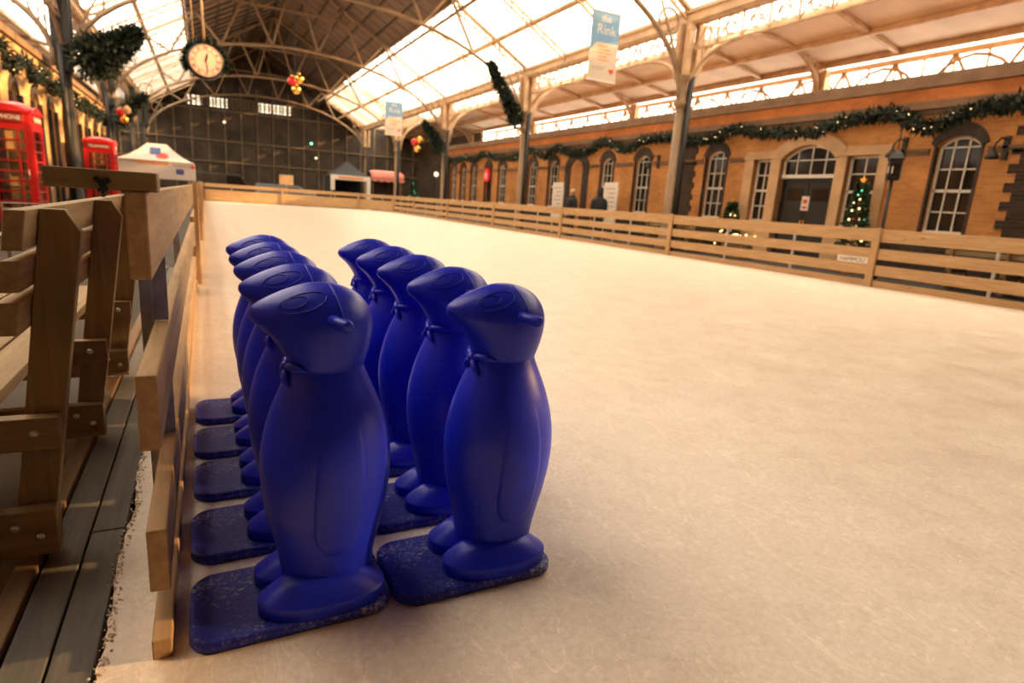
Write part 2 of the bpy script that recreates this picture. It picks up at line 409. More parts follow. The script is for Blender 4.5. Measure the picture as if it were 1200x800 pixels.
# entrance surround in stone
en = MB()
def stone_piece(y0, y1, z0, z1, p=0.06): en.box(WR-p, WR+0.03, y0, y1, z0, z1)
for (a, b2) in ((9.02, 9.27), (10.08, 10.36), (12.04, 12.36), (12.96, 13.28)): stone_piece(a, b2, 0.0, 2.8)
stone_piece(9.27, 10.08, 0.0, 1.1); stone_piece(12.36, 12.96, 0.0, 1.1)
en.prism([(9.02, 3.02), (9.02, 2.8), (10.36, 2.8)] + [(10.36, 2.76)] + [(10.36, 3.02)], 'x', WR-0.06, WR+0.03)
en.prism([(12.04, 2.76), (12.04, 2.8), (13.28, 2.8), (13.28, 3.02), (12.04, 3.02)], 'x', WR-0.06, WR+0.03)
en.prism(arc(10.36, 12.04, 2.75, 3.12) + list(reversed(arc(10.1, 12.3, 2.98, 3.42))), 'x', WR-0.085, WR+0.03)
for (a, b2) in ((9.0, 10.34), (12.06, 13.3)): en.box(WR-0.10, WR+0.03, a, b2, 2.80, 2.90)
struct('trim_7', en, 'stone')
# dark quoins / dark brick piers
qn = MB()
for i in range(42):
    z = i*0.09
    w = 0.28 if (i//2) % 2 else 0.12
    qn.box(WR-0.03, WR+0.02, 5.0, 6.35+w, z, z+0.086)
    qn.box(WR-0.03, WR+0.02, 15.5-w*0.6, 16.35+w*0.6, z, z+0.086)
struct('trim_8', qn, 'brick_dark')

WN = [0]
def sash_window(face, side, y0, y1, sill, spring, crown, cols, rows, lit=False):
    """white sash window, set into the reveal; side=+1 the wall's back lies at +x"""
    WN[0] += 1
    x = face + side*(0.12 if side > 0 else 0.22)
    r = bpy.data.objects.new('window_%d' % WN[0], None); COL.objects.link(r); r['kind'] = 'structure'; r.location = (x, (y0+y1)/2, sill)
    fr = MB(); a, b2 = min(x, x+side*0.06), max(x, x+side*0.06)
    t = 0.055
    fr.box(a, b2, y0, y0+t, sill, spring).box(a, b2, y1-t, y1, sill, spring).box(a-0.03 if side > 0 else a, b2 if side > 0 else b2+0.03, y0-0.02, y1+0.02, sill-0.04, sill+0.05)
    top = arc(y0, y1, spring, crown); inn = arc(y0+t, y1-t, spring, max(spring, crown-t))
    if crown > spring+0.01: fr.prism(top + list(reversed(inn)), 'x', a, b2)
    else: fr.box(a, b2, y0, y1, spring-t, spring)
    def toph(y):
        for (p, q) in zip(top, top[1:]):
            if p[0] <= y <= q[0]: return p[1] + (q[1]-p[1])*(y-p[0])/(q[0]-p[0])
        return spring
    for c in range(1, cols):
        yc = y0 + (y1-y0)*c/cols; fr.box(a, b2, yc-0.014, yc+0.014, sill, toph(yc)-0.01)
    H = spring - sill
    for k in range(1, rows):
        zc = sill + H*k/rows*1.0; th = 0.03 if (rows % 2 == 0 and k == rows//2) else 0.014
        fr.box(a, b2, y0, y1, zc-th, zc+th)
    if crown > spring+0.01: fr.box(a, b2, y0, y1, spring-0.014, spring+0.014)
    f = fr.build('window_frame', 'white_paint', r)
    pane = MB().prism([(y0, sill)] + top + [(y1, sill)], 'x', (a+b2)/2-0.004, (a+b2)/2+0.004)
    pane.build('pane', 'window_glass', r)
    return r
for a, b2 in RW: sash_window(WR, 1, a, b2, 1.1, 2.9, 3.12, 3, 4)
sash_window(WR, 1, 9.27, 10.08, 1.1, 2.8, 2.8, 2, 4)
sash_window(WR, 1, 12.36, 12.96, 1.1, 2.8, 2.8, 2, 4)
# entrance: fanlight window above a dark panelled double door
sash_window(WR, 1, 10.36, 12.04, 2.33, 2.75, 3.12, 4, 1)
def door(num, y0, y1, top, notice=False):
    d = bpy.data.objects.new('door_%d' % num, None); COL.objects.link(d); d['kind'] = 'structure'; d.location = (WR+0.2, (y0+y1)/2, 0)
    MB().box(WR+0.16, WR+0.24, y0, y1, top-0.12, top).box(WR+0.16, WR+0.24, y0, y0+0.08, 0, top).box(WR+0.16, WR+0.24, y1-0.08, y1, 0, top).build('door_frame', 'door_paint', d)
    ym = (y0+y1)/2
    for a, b2 in ((y0+0.09, ym-0.01), (ym+0.01, y1-0.09)):
        lf = MB(); lf.box(WR+0.18, WR+0.22, a, b2, 0.03, top-0.13)
        for zz in (0.15, 1.0): lf.box(WR+0.165, WR+0.18, a+0.08, b2-0.08, zz, zz+0.7)
        leaf_ = lf.build('door_leaf', 'door_paint', d)
        MB().box(WR+0.172, WR+0.182, a+0.12, b2-0.12, 1.25, top-0.3).build('pane', 'window_glass', leaf_)
        MB().box(WR+0.12, WR+0.17, b2-0.06 if a < ym-0.3 else a+0.02, b2-0.02 if a < ym-0.3 else a+0.06, 1.0, 1.2).build('door_handle', 'gold', leaf_)
    return d
d1 = door(1, 10.36, 12.04, 2.33)
door(2, 31.2, 32.1, 2.6)
nb = MB().box(WR+0.145, WR+0.16, 11.1, 11.32, 1.45, 1.82).build('notice', 'board_white', None)
tag(nb, 'white paper notice with red lines stuck on the dark entrance door', 'notice')
MB().box(WR+0.142, WR+0.145, 11.14, 11.28, 1.50, 1.56).build('print', 'logo_red', nb)
MB().box(WR+0.142, WR+0.145, 11.14, 11.28, 1.64, 1.74).build('print', 'logo_red', nb)

# left building
LW = [(y, y+0.75) for y in (9.2, 11.4, 13.6, 15.8, 18.0, 20.2, 22.4, 24.6, 26.8, 29.0, 31.2, 33.4, 35.6, 37.4)]
struct('wall_left', wall_mesh(WL, WL-0.3, Y0, 39.0, -0.15, 4.35, [(a, b2, 0.1, 3.0, 3.3) for a, b2 in LW]), 'brick_yellow')
struct('wall_left_back', MB().box(-8.2, -8.0, Y0, 39.0, -0.2, 4.3), 'brick_dark')
struct('ceiling_left_building', MB().box(-8.2, WL-0.3, Y0, 39.0, 4.25, 4.4), 'stone_dark')
struct('trim_9', MB().box(WL-0.3, WL+0.10, Y0, 39.0, 4.35, 4.55), 'stone_dark')
for a, b2 in LW: sash_window(WL, -1, a, b2, 0.1, 3.0, 3.3, 2, 4)
lp = MB()
for a, b2 in LW:
    lp.prism(arc(a-0.02, b2+0.02, 3.0, 3.3) + list(reversed(arc(a-0.12, b2+0.12, 3.05, 3.5))), 'x', WL-0.05, WL+0.03)
struct('trim_10', lp, 'arch_brick')
ls = MB()
for a, b2 in LW: ls.box(WL-0.02, WL+0.09, a-0.17, a+0.0, -0.15, 3.02).box(WL-0.02, WL+0.09, b2, b2+0.17, -0.15, 3.02)
struct('trim_15', ls, 'arch_brick')

# ---------------------------------------------------------------- roof
GZ, LX, LZ = 6.75, 9.25, 8.62
SL = (LZ - GZ)/(CXR - LX)
RIDGE = 9.02 + (9.45 - MIDX)*SL
GLY0, GLL0, GLY1 = 0.6, 2.6, 55.0  # near glazing limits, right and left, set to dim the foreground
def roof_plane(mb, xa, za, xb, zb, ya, yb, th=0.05):
    n = Vector((-(zb-za), 0, xb-xa)).normalized()*th
    a, b2 = Vector((xa, ya, za)), Vector((xb, ya, zb)); c, d = Vector((xb, yb, zb)), Vector((xa, yb, za))
    return mb.add([a, b2, c, d, a+n, b2+n, c+n, d+n], [(0,3,2,1),(4,5,6,7),(0,1,5,4),(1,2,6,5),(2,3,7,6),(3,0,4,7)])
rb = MB()
roof_plane(rb, 9.45, 9.02, MIDX, RIDGE, Y0, Y1); roof_plane(rb, mir(9.45), 9.02, MIDX, RIDGE, Y0, Y1)
roof_plane(rb, CXR, GZ, 9.3, LZ+0.05, Y0, GLY0); roof_plane(rb, mir(CXR), GZ, mir(9.3), LZ+0.05, Y0, GLL0)  # unseen near slopes boarded over to keep sky light off the foreground
roof_plane(rb, 15.3, 6.88, 12.8, 6.74, Y0, GLY0); roof_plane(rb, mir(15.3), 6.88, mir(12.8), 6.74, Y0, GLL0)  # unseen near aisle slopes made opaque for the same dimming
roof_plane(rb, CXR, GZ, 9.3, LZ+0.05, GLY1, Y1); roof_plane(rb, mir(CXR), GZ, mir(9.3), LZ+0.05, GLY1, Y1)
ceil = struct('ceiling', rb, 'roof_board')
# battens: purlins along the nave and rafters up the slope
bt = MB()
for sgn in (0, 1):
    f = (lambda x: x) if sgn == 0 else mir
    for i in range(7):
        x = 9.4 - i*0.8; z = 9.02 + (9.45-x)*SL - 0.06
        bt.bar((f(x), Y0, z), (f(x), Y1, z), 0.09, 0.12)
    y = Y0
    while y < Y1:
        bt.bar((f(9.42), y, 9.0), (f(MIDX), y, RIDGE-0.04), 0.06, 0.08, (0, 1, 0)); y += 1.1
cb = bt.build('ceiling_battens', 'roof_batten', ceil); cb['kind'] = 'structure'
# glazed slopes
gg = MB()
for f in ((lambda x: x), mir):
    a, b2 = f(CXR-0.05), f(LX+0.02)
    ga = GLY0 if a > MIDX else GLL0
    gg.quad((a, ga, GZ+0.03), (b2, ga, LZ), (b2, GLY1, LZ), (a, GLY1, GZ+0.03))
glz = struct('ceiling_glazing', gg, 'skylight_glass')
gb = MB()
for f in ((lambda x: x), mir):
    # thin glazing bars up the slope, purlin tubes along, lattice rafters every 3.3 m
    for x in (10.95,):
        z = GZ + (CXR-x)*SL - 0.10
        gb.tube([(f(x), Y0, z), (f(x), GLY1, z)], 0.10, 8)
    y = Y0
    while y < GLY1:
        gb.bar((f(CXR), y, GZ), (f(LX), y, LZ-0.01), 0.02, 0.035, (0, 1, 0)); y += 1.66
    y = 1.3
    while y < GLY1:
        p, q = Vector((f(CXR-0.1), y, GZ-0.04)), Vector((f(LX), y, LZ-0.03))
        dn = Vector((0, 0, -0.22))
        gb.bar(p, q, 0.08, 0.07); gb.bar(p+dn, q+dn, 0.08, 0.06)
        k = 14
        for i in range(k):
            u = p.lerp(q, i/k); w = p.lerp(q, (i+1)/k)
            gb.bar(u if i % 2 else u+dn, w+dn if i % 2 else w, 0.035)
        y += 3.317
gbo = gb.build('glazing_bars', 'cream_iron', glz); gbo['kind'] = 'structure'
# lattice girders under the upper edge of each glazed slope
for nm, f, lab in (('lattice_girder', lambda x: x, 'long lattice girder between the bright right skylight and the dark roof'),
                   ('lattice_girder', mir, 'long lattice girder along the edge of the left skylight, above the clock')):
    mb = MB(); x = f(LX+0.1)
    zt, zb = LZ+0.30, LZ-0.18
    mb.bar((x, Y0, zt), (x, Y1, zt), 0.09, 0.07).bar((x, Y0, zb), (x, Y1, zb), 0.10, 0.09)
    y = Y0; k = 0
    while y < GLY1:
        mb.bar((x, y, zb if k % 2 else zt), (x, y+0.62, zt if k % 2 else zb), 0.03); y += 0.62; k += 1
    o = mb.build(nm, 'truss_iron', None); tag(o, lab, 'girder')
# gutter beams on the column lines
for k, f in ((11, lambda x: x), (12, mir)):
    x = f(CXR)
    struct('trim_%d' % k, MB().box(x-0.17, x+0.17, Y0, Y1, 6.42, 6.78).box(x-0.22, x+0.22, Y0, Y1, 6.66, 6.74).box(x-0.13, x+0.13, Y0, Y1, 6.36, 6.42), 'cream_iron')
# aisle roofs: boarded outer slope with ribs, glazed inner slope
def aisle(f, name):
    o = MB(); xa, za, xb, zb = 15.3, 6.86, 18.45, 6.24
    roof_plane(o, f(xa), za, f(xb), zb, Y0, Y1, 0.06)
    o = struct(name, o, 'aisle_board')
    rb2 = MB()
    for u in (0.0, 0.5, 0.97):
        x, z = xa+(xb-xa)*u, za+(zb-za)*u; rb2.bar((f(x), Y0, z-0.09), (f(x), Y1, z-0.09), 0.11, 0.16)
    y = 2.1
    while y < Y1:
        rb2.bar((f(xa), y, za-0.08), (f(xb), y, zb-0.08), 0.11, 0.14, (0, 1, 0)); y += 4.98
    c = rb2.build('ceiling_ribs', 'cream_iron', o); c['kind'] = 'structure'
    ga = GLY0 if f(xa) > MIDX else GLL0
    gq = MB().quad((f(12.8), ga, 6.72), (f(xa), ga, za+0.02), (f(xa), GLY1, za+0.02), (f(12.8), GLY1, 6.72))
    gz = struct(name + '_glazing', gq, 'skylight_glass')
    br2 = MB(); y = Y0
    while y < GLY1: br2.bar((f(12.8), y, 6.69), (f(xa), y, za), 0.03, 0.05, (0, 1, 0)); y += 1.66
    c = br2.build('glazing_bars', 'cream_iron', gz); c['kind'] = 'structure'
aisle(lambda x: x, 'ceiling_right_aisle')
aisle(mir, 'ceiling_left_aisle')
# outer arcade seen as lattice against the sky above the parapet (right and left)
for f, mat, lab in ((lambda x: x, 'cream_iron', 'pale iron lattice of the outer arcade seen above the right parapet'), (mir, 'dark_iron', 'dark iron lattice of the outer arcade above the left building')):
    mb = MB(); x = f(18.64)
    mb.box(x-0.06, x+0.06, Y0, 42, 4.48, 4.58).box(x-0.08, x+0.08, Y0, 42, 5.92, 6.06)
    y = Y0; k = 0
    while y < 41.5:
        mb.bar((x, y, 4.55 if k % 2 else 5.95), (x, y+0.83, 5.95 if k % 2 else 4.55), 0.07)
        mb.bar((x, y, 4.55), (x, y, 5.95), 0.05)
        if k % 3 == 0: mb.tube([(x, y + 1.2 - 1.2*math.cos(PI*j/10), 4.6 + 1.25*math.sin(PI*j/10)) for j in range(11)], 0.045, 6)
        y += 0.83; k += 1
    o = mb.build('arcade_lattice', mat, None); tag(o, lab, 'lattice')
    struct('wall_outer_right' if f(1) == 1 else 'wall_outer_left', MB().box(x-0.1 if f(1) != 1 else x-0.1, x+0.1, Y0, Y1, -0.2, 4.42), 'end_dark')
    struct('wall_outer_far_right' if f(1) == 1 else 'wall_outer_far_left', MB().box(x-0.1, x+0.1, 43.0, Y1, 4.42, 6.4), 'end_dark')

# ---------------------------------------------------------------- iron columns, brackets, trusses
COLY = [4.6, 14.55, 24.5, 34.5, 44.5, 54.0]
ORD = ['nearest', 'second', 'third', 'fourth', 'fifth', 'last']
def rib_pts(f, y, n=26, u0=-1.0, u1=1.0):
    pts = []
    for i in range(n+1):
        th = PI*(u0+1)/2 + (PI*(u1-u0)/2)*i/n
        pts.append((f(MIDX + 8.05*-math.cos(th)), y, 4.3 + 3.7*math.sin(th)))
    return pts
def iron_column(x, y, inward, mat, lab):
    c = thing('iron_column', lab, 'column', (x, y, -0.13), 'iron columns along the nave')
    sh = MB()
    sh.lathe([(0.30, -0.13), (0.30, 0.25), (0.22, 0.32), (0.20, 0.55), (0.165, 0.62), (0.15, 4.2)], (x, y, 0), 16)
    sh.build('shaft', 'truss_iron' if mat == 'cream_iron' else mat, c, True)
    MB().lathe([(0.16, 4.15), (0.24, 4.25), (0.24, 4.32), (0.19, 4.4), (0.20, 4.85), (0.30, 4.95), (0.30, 5.02)], (x, y, 0), 16).build('capital', 'dark_iron' if mat == 'dark_iron' else 'truss_iron', c, True)
    up = MB()
    for dx, dy in ((-.17,-.2),(.17,-.2),(.17,.2),(-.17,.2)): up.box(x+dx-.08, x+dx+.08, y+dy-.08, y+dy+.08, 5.02, 6.38)
    up.box(x-0.1, x+0.1, y-0.1, y+0.1, 5.0, 6.38)
    up.build('upper_post', mat, c)
    MB().tube([(x-inward*0.05, y-0.24, -0.13), (x-inward*0.05, y-0.24, 5.0)], 0.09, 10).build('drain_pipe', 'black_iron', c, True)
    return c
def aisle_arch(f, y, lab, mat):
    a = thing('aisle_arch', lab, 'arch', (f(13.0), y, 4.2), 'iron arches across the side aisles')
    mb = MB(); pts = []
    for i in range(21):
        th = PI*i/20; pts.append((f(15.6 - 2.75*math.cos(th)), y, 4.35 + 0.5*i/20 + 2.05*math.sin(th)**0.85))
    mb.tube(pts, 0.085, 8); mb.build('rib', mat, a, True)
    def ztop(i): return min(6.42 + 0.02*i, 6.7) if i < 10 else 6.72 - 0.055*(i-10)
    for nm2, ii, jj in (('spandrel', (1, 2, 3, 4, 5, 6), ((1, 3), (3, 5))), ('spandrel', (14, 15, 16, 17, 18, 19), ((19, 17), (17, 15)))):
        sp = MB(); e0, e1 = ii[0], ii[-1]
        sp.bar((pts[e0][0], y, ztop(e0)), (pts[e1][0], y, ztop(e1)), 0.05)
        sp.tube(pts[e0:e1+1], 0.03, 6)
        for i in ii: sp.bar(pts[i], (pts[i][0], y, ztop(i)), 0.04)
        for i, j in jj: sp.bar(pts[i], (pts[j][0], y, ztop(j)), 0.035)
        sp.build(nm2, mat, a)
    po = MB(); po.box(f(18.4)-0.12, f(18.4)+0.12, y-0.23, y+0.23, 4.44, 4.6)
    for dy in (-0.14, 0.14): po.box(f(18.4)-0.12, f(18.4)+0.12, y+dy-0.09, y+dy+0.09, 4.44, 6.05)
    po.build('outer_post', mat, a)
def roof_truss(y, lab):
    t = thing('roof_truss', lab, 'truss', (MIDX, y, 8.0), 'arched iron roof trusses')
    idf = lambda x: x
    pts = rib_pts(idf, y)
    rb2 = MB(); rb2.tube(pts, 0.075, 8); rb2.build('arched_rib', 'truss_iron', t, True)
    tc = MB(); tc.bar((CXR, y, 6.7), (MIDX, y, RIDGE-0.18), 0.1, 0.14, (0, 1, 0)); tc.bar((CXL, y, 6.7), (MIDX, y, RIDGE-0.18), 0.1, 0.14, (0, 1, 0))
    tc.build('rafter', 'truss_iron', t)
    wb = MB()
    def rz(x):
        u = (x-MIDX)/8.05; return 4.3 + 3.7*math.sqrt(max(0, 1-u*u))
    def tz(x): return 6.7 + (CXR-MIDX-abs(x-MIDX))*(RIDGE-0.18-6.7)/(CXR-MIDX)
    xs = [MIDX + d for d in (-6.7, -5.6, -4.5, -3.4, -2.2, -1.1, 0, 1.1, 2.2, 3.4, 4.5, 5.6, 6.7)]
    for i, (a, b2) in enumerate(zip(xs, xs[1:])):
        if i % 2 == 0: wb.bar((a, y, tz(a)), (b2, y, rz(b2)), 0.10)
        else: wb.bar((a, y, rz(a)), (b2, y, tz(b2)), 0.10)
    zc = 9.7
    half = (RIDGE-0.18-zc)/((RIDGE-0.18-6.7)/(CXR-MIDX))
    wb.bar((MIDX-half, y, zc), (MIDX+half, y, zc), 0.06, 0.10)
    wb.build('web', 'truss_iron', t)
    # ring plates in the corner spandrels
    for sg in (1, -1):
        x0 = MIDX + sg*7.35; sp = MB()
        c = [(x0 + 0.34*math.cos(2*PI*i/16), y, 6.35 + 0.34*math.sin(2*PI*i/16)) for i in range(16)]
        sp.tube(c, 0.035, 6, True)
        sp.bar((MIDX+sg*8.05, y, 4.9), (MIDX+sg*6.6, y, tz(MIDX+6.6)), 0.05)
        sp.build('bracket_ring', 'truss_iron', t)
near_r = ['beside the camera, right of the ice', 'standing left of the sash window beside the stone entrance', 'with the hanging fir branch above its capital', 'at the far corner of the brick building', 'beyond the far end of the rink', 'against the dark end screen']
for i, y in enumerate(COLY):
    iron_column(CXR, y, -1, 'cream_iron', 'tan iron column on the right arcade, ' + near_r[i])
    if i: iron_column(CXL, y, 1, 'dark_iron', 'dark iron column on the left arcade, ' + ['', 'beside the nearer red phone box', 'carrying a big dark fir branch', 'behind the farther red phone box', 'left of the white tent', 'against the dark end screen'][i])
    if i < 5:
        aisle_arch(lambda x: x, y, 'curved iron arch crossing the right aisle, ' + ORD[i] + ' of its row from the camera', 'cream_iron')
        if i: aisle_arch(mir, y, 'curved iron arch crossing the left aisle, ' + ORD[i] + ' of its row from the camera', 'truss_iron')
    if i: roof_truss(y, 'arched iron roof truss spanning the hall, ' + ['', 'above the nearer hanging banner', 'just behind the clock', 'above the farther hanging banner', 'above the far end of the rink', 'in front of the end screen'][i])
# frieze of rings and bars under the gutter, one length per bay
for f, sd in ((lambda x: x, 'right'), (mir, 'left')):
    for i in range(4):
        ya, yb = COLY[i]+0.25, COLY[i+1]-0.25
        x = f(CXR); mb = MB()
        zt, zb = 6.36, 5.72
        n = int((yb-ya)/0.8); st2 = (yb-ya)/n
        mb.bar((x, ya, zb), (x, yb, zb), 0.06, 0.05)
        for k in range(n):
            y = ya + k*st2
            mb.bar((x, y, zb), (x, y, zt), 0.04)
            mb.bar((x, y, zb), (x, y+st2/2, zt), 0.03); mb.bar((x, y+st2/2, zt), (x, y+st2, zb), 0.03)
            mb.tube([(x, y+st2/2+0.15*math.cos(2*PI*j/10), 6.02+0.15*math.sin(2*PI*j/10)) for j in range(10)], 0.022, 5, True)
        # curved brackets at each end of the bay
        for yc, sg in ((ya-0.1, 1), (yb+0.1, -1)):
            mb.tube([(x, yc + sg*(1.9 - 1.9*math.cos(t)), 4.6 + 1.12*math.sin(t)) for t in [PI/2*j/8 for j in range(9)]], 0.055, 7)
        o = mb.build('frieze_lattice', 'cream_iron' if sd == 'right' else 'truss_iron', None)
        tag(o, 'ringed iron frieze under the %s gutter, %s bay from the camera' % (sd, ['first', 'second', 'third', 'fourth'][i]), 'lattice', 'ringed friezes under the gutters')

# ---------------------------------------------------------------- end walls
ew = MB(); ew.box(-10, 19, Y1-2, Y1-1.8, -0.2, 7.0); ew.prism([(-10, 8.0), (19, 8.0), (19, 8.6), (MIDX, RIDGE+0.6), (-10, 8.6)], 'y', Y1-2, Y1-1.8)
struct('wall_end', ew, 'end_dark')
mu = MB()
x = -9.5
while x < 18.5:
    mu.box(x-0.05, x+0.05, Y1-2.12, Y1-2.0, -0.13, 9.0); x += 1.25
for z in (2.9, 4.6, 7.0, 8.0): mu.box(-10, 19, Y1-2.14, Y1-2.0, z-0.06, z+0.06)
struct('trim_13', mu, 'end_frame')
blk = MB()
cur = -10
for a, b2 in ((-0.9, 0.1), (0.7, 2.0), (4.4, 7.0)):
    blk.box(cur, a, Y1-2, Y1-1.8, 7.0, 8.0); cur = b2
    blk.box(a, b2, Y1-2, Y1-1.8, 7.0, 7.25)
blk.box(cur, 19, Y1-2, Y1-1.8, 7.0, 8.0)
struct('wall_end_band', blk, 'end_dark')
struct('window_end', MB().box(-1, 7.2, Y1-1.95, Y1-1.93, 7.2, 8.0), 'clear_glass')
eb = MB(); x = -1.0
while x < 7.2:
    eb.box(x-0.06, x+0.06, Y1-2.02, Y1-1.96, 7.2, 8.0); x += 0.34 if int(x*7) % 3 else 0.22
for z in (7.42, 7.6, 7.78): eb.box(-1, 7.2, Y1-2.02, Y1-1.96, z-0.05, z+0.05)
struct('trim_14', eb, 'end_frame')
struct('wall_back_blocker', MB().box(-10, 19, Y0-0.2, Y0, -0.2, 12.5), 'end_dark')  # unseen wall added behind the camera to stop sky light flooding in
# ================================================================ RINK FENCE
def fence_panel(p0, p1, boards, label, group, struts=2, rail=False):
    """boards and post of one panel from p0 to p1; the rink lies on the left of p0->p1 rotated.. (-x local)"""
    p0, p1 = Vector((*p0, 0)), Vector((*p1, 0)); d = p1-p0; L = d.length
    t = thing('rink_fence', label, 'fence', p0, group); t.rotation_euler = (0, 0, math.atan2(d.y, d.x) - PI/2)
    for (a, b2) in boards:
        MB().box(0, 0.04, 0.004, L-0.004, a, b2).build('rail', 'pine_long', t, bevel=0.004, world=False)
    MB().box(-0.055, -0.001, 0.0, 0.14, -0.03, 1.12).build('post', 'pine_up', t, bevel=0.005, world=False)
    for k in range(1, struts+1):
        y = L*k/(struts+1)
        MB().box(0.042, 0.075, y-0.025, y+0.025, -0.1, 0.95).build('metal_strut', 'galvanised', t, world=False)
    return t
RB = [(0.86, 1.10), (0.53, 0.73), (0.22, 0.42), (-0.04, 0.12)]
RY = [-4.5, 1.34, 7.19, 13.03, 18.9, 24.75, 30.6, 36.4]
RL = ['with only its far end in the picture', 'across the lower right corner of the picture', 'in front of the stone entrance', 'in front of the two dark dressed people', 'in front of the white notice boards', 'below the hanging fir branch', 'before the far corner of the brick building']
for i in range(1, 7):
    fence_panel((ICE_X1, RY[i]), (ICE_X1, RY[i+1]), RB, 'pine plank fence of the rink\'s right side, ' + RL[i], 'right side fence panels')
FB = [(0.88, 1.10), (0.06, 0.72)]
cor = [(ICE_X1, 36.4), (11.35, 40.6), (9.7, FAR_Y), (4.7, FAR_Y), (0.0, FAR_Y)]
CL = ['bending into the far right corner', 'cutting across the far right corner', 'at the far end before the pink awning stall', 'at the far end before the dark vans']
for i in range(4):
    fence_panel(cor[i], cor[i+1], FB if i else RB, 'pine fence panel of the rink ' + CL[i], 'far end fence panels', 2)
LB = [(0.88, 1.07), (0.496, 0.675), (0.146, 0.306), (-0.04, 0.05)]
LY = [7.5, 13.4, 19.3, 25.2, 31.2, 37.3, FAR_Y]
for i in range(6):
    fence_panel((ICE_X0+0.035, LY[i+1]), (ICE_X0+0.035, LY[i]), RB, 'pine fence panel of the left side, ' + ['second', 'third', 'fourth', 'fifth', 'sixth', 'farthest'][i] + ' from the camera', 'left side fence panels')
# nearest left panel: open ended, its top plank starts at the post
np_ = thing('rink_fence', 'nearest pine fence panel beside the blue skating aids, plank ends showing', 'fence', (ICE_X0, 2.05, 0), 'left side fence panels')
for (a, b2), ys in zip(LB, (1.55, 1.49, 1.47, 1.42)):
    MB().box(-0.155, -0.113, ys, 7.44, a, b2).build('rail', 'pine_long', np_, bevel=0.004)
MB().box(-0.19, -0.157, 2.10, 2.14, -0.05, 1.0).build('metal_strut', 'galvanised', np_, bevel=0.002)
for za, zb in ((0.678, 0.878), (0.308, 0.494)): MB().box(-0.157, -0.116, 2.104, 2.112, za, zb).build('strut_web', 'galvanised', np_)
MB().box(-0.205, -0.165, 4.7, 4.75, -0.05, 0.95).build('metal_strut', 'galvanised', np_)
MB().box(-0.112, -0.07, 7.44, 7.56, -0.03, 1.10).build('end_post', 'pine_up', np_, bevel=0.004)
# short cap timber lying across the post top, with a black wing nut under it
cp = thing('cap_timber', 'short pine block laid across the top plank of the nearest fence', 'timber', (-0.19, 1.6, 1.071))
MB().box(-0.296, -0.092, 1.56, 1.645, 1.071, 1.113).build('block', 'bench_across', cp, bevel=0.003)
wn = MB(); wn.tube([(-0.192, 1.554, 1.088), (-0.192, 1.554, 1.056)], 0.004, 8).box(-0.198, -0.186, 1.551, 1.559, 1.076, 1.084)
wn.bar((-0.192, 1.554, 1.083), (-0.206, 1.554, 1.096), 0.004, 0.010).bar((-0.192, 1.554, 1.083), (-0.179, 1.554, 1.093), 0.004, 0.010).bar((-0.201, 1.554, 1.070), (-0.182, 1.554, 1.075), 0.004, 0.007)
wn.build('wing_nut', 'black_iron', cp)

# small white sign on the right fence
sg = thing('fence_sign', 'small white sign with dark letters hung on the right fence', 'sign', (ICE_X1, 7.68, 0.43))
MB().box(ICE_X1-0.012, ICE_X1-0.002, 7.36, 8.0, 0.425, 0.545).build('board', 'board_white', sg)
text('lettering', 'HAMMOU', 0.12, 'ink_black', sg, (ICE_X1-0.014, 7.68, 0.48), (PI/2, 0, -PI/2), 0.001)

# ================================================================ BENCH (back towards the rink)
def make_bench(label, group, loc):
    b = thing('bench', label, 'bench', loc, group)
    ox, oy = -0.46, 2.0
    L0, L1 = -0.13, 2.15
    for fy in (0.0, 0.93, 1.86):
        fm = MB()
        fm.prism([(-0.055, 0.165), (0.038, 0.165), (0.155, 0.945), (0.123, 1.005), (0.068, 1.005)], 'y', fy, fy+0.045)
        fr = fm.build('back_post', 'bench_up', b, bevel=0.003, world=False)
        ar = MB().box(-0.62, 0.07, fy-0.046, fy-0.001, 0.345, 0.44).build('seat_bearer', 'bench_across', b, bevel=0.003, world=False)
        ft = MB().box(-0.62, 0.04, fy-0.046, fy-0.001, 0.025, 0.165).build('foot_beam', 'bench_across', b, bevel=0.003, world=False)
        MB().box(-0.02, 0.035, fy, fy+0.045, 0.03, 0.165).box(-0.60, -0.5, fy, fy+0.045, 0.03, 0.345).build('front_leg', 'bench_up', b, bevel=0.003, world=False)
        for bx, bz, pr_ in ((0.012, 0.395, ar), (-0.055, 0.12, ft), (0.0, 0.085, ft)):
            bo = MB()
            bo.loft([[(bx+r*math.cos(2*PI*j/10), fy-0.046-h, bz+r*math.sin(2*PI*j/10)) for j in range(10)] for r, h in ((0.012, 0.0), (0.011, 0.004), (0.006, 0.008))])
            bo.build('bolt', 'bolt_steel', pr_, True, world=False)
    for (za, zb, dx) in ((0.905, 1.005, 0.0), (0.80, 0.88, -0.013), (0.69, 0.775, -0.03)):
        xm = dx + 0.068 + 0.0
        # rails lie on the sitter's side of the slanted posts
        def px(z): return -0.055 + (z-0.165)*0.123/0.84
        MB().prism([(px(za)-0.045, za), (px(za)-0.002, za), (px(zb)-0.002, zb), (px(zb)-0.045, zb)], 'y', L0, L1).build('back_rail', 'bench_long', b, bevel=0.003, world=False)
    for k in range(4):
        x1 = -0.09 - k*0.125
        MB().box(x1-0.115, x1, L0, L1, 0.44, 0.478).build('seat_slat', 'bench_long', b, bevel=0.003, world=False)
    return b
bench = make_bench('pine bench with slanted back posts, its back to the left fence', 'pine benches', (-0.46, 2.0, 0.0))
for x, y, rz, lab in ((13.0, 15.9, PI, 'bench behind the right fence before the dark brick pier'), (12.9, 6.6, PI, 'bench behind the right fence near the tall sash window')):
    c = copy_tree(bench); c.location = (x, y, 0.03); c.rotation_euler = (0, 0, rz); c['label'] = 'pine ' + lab

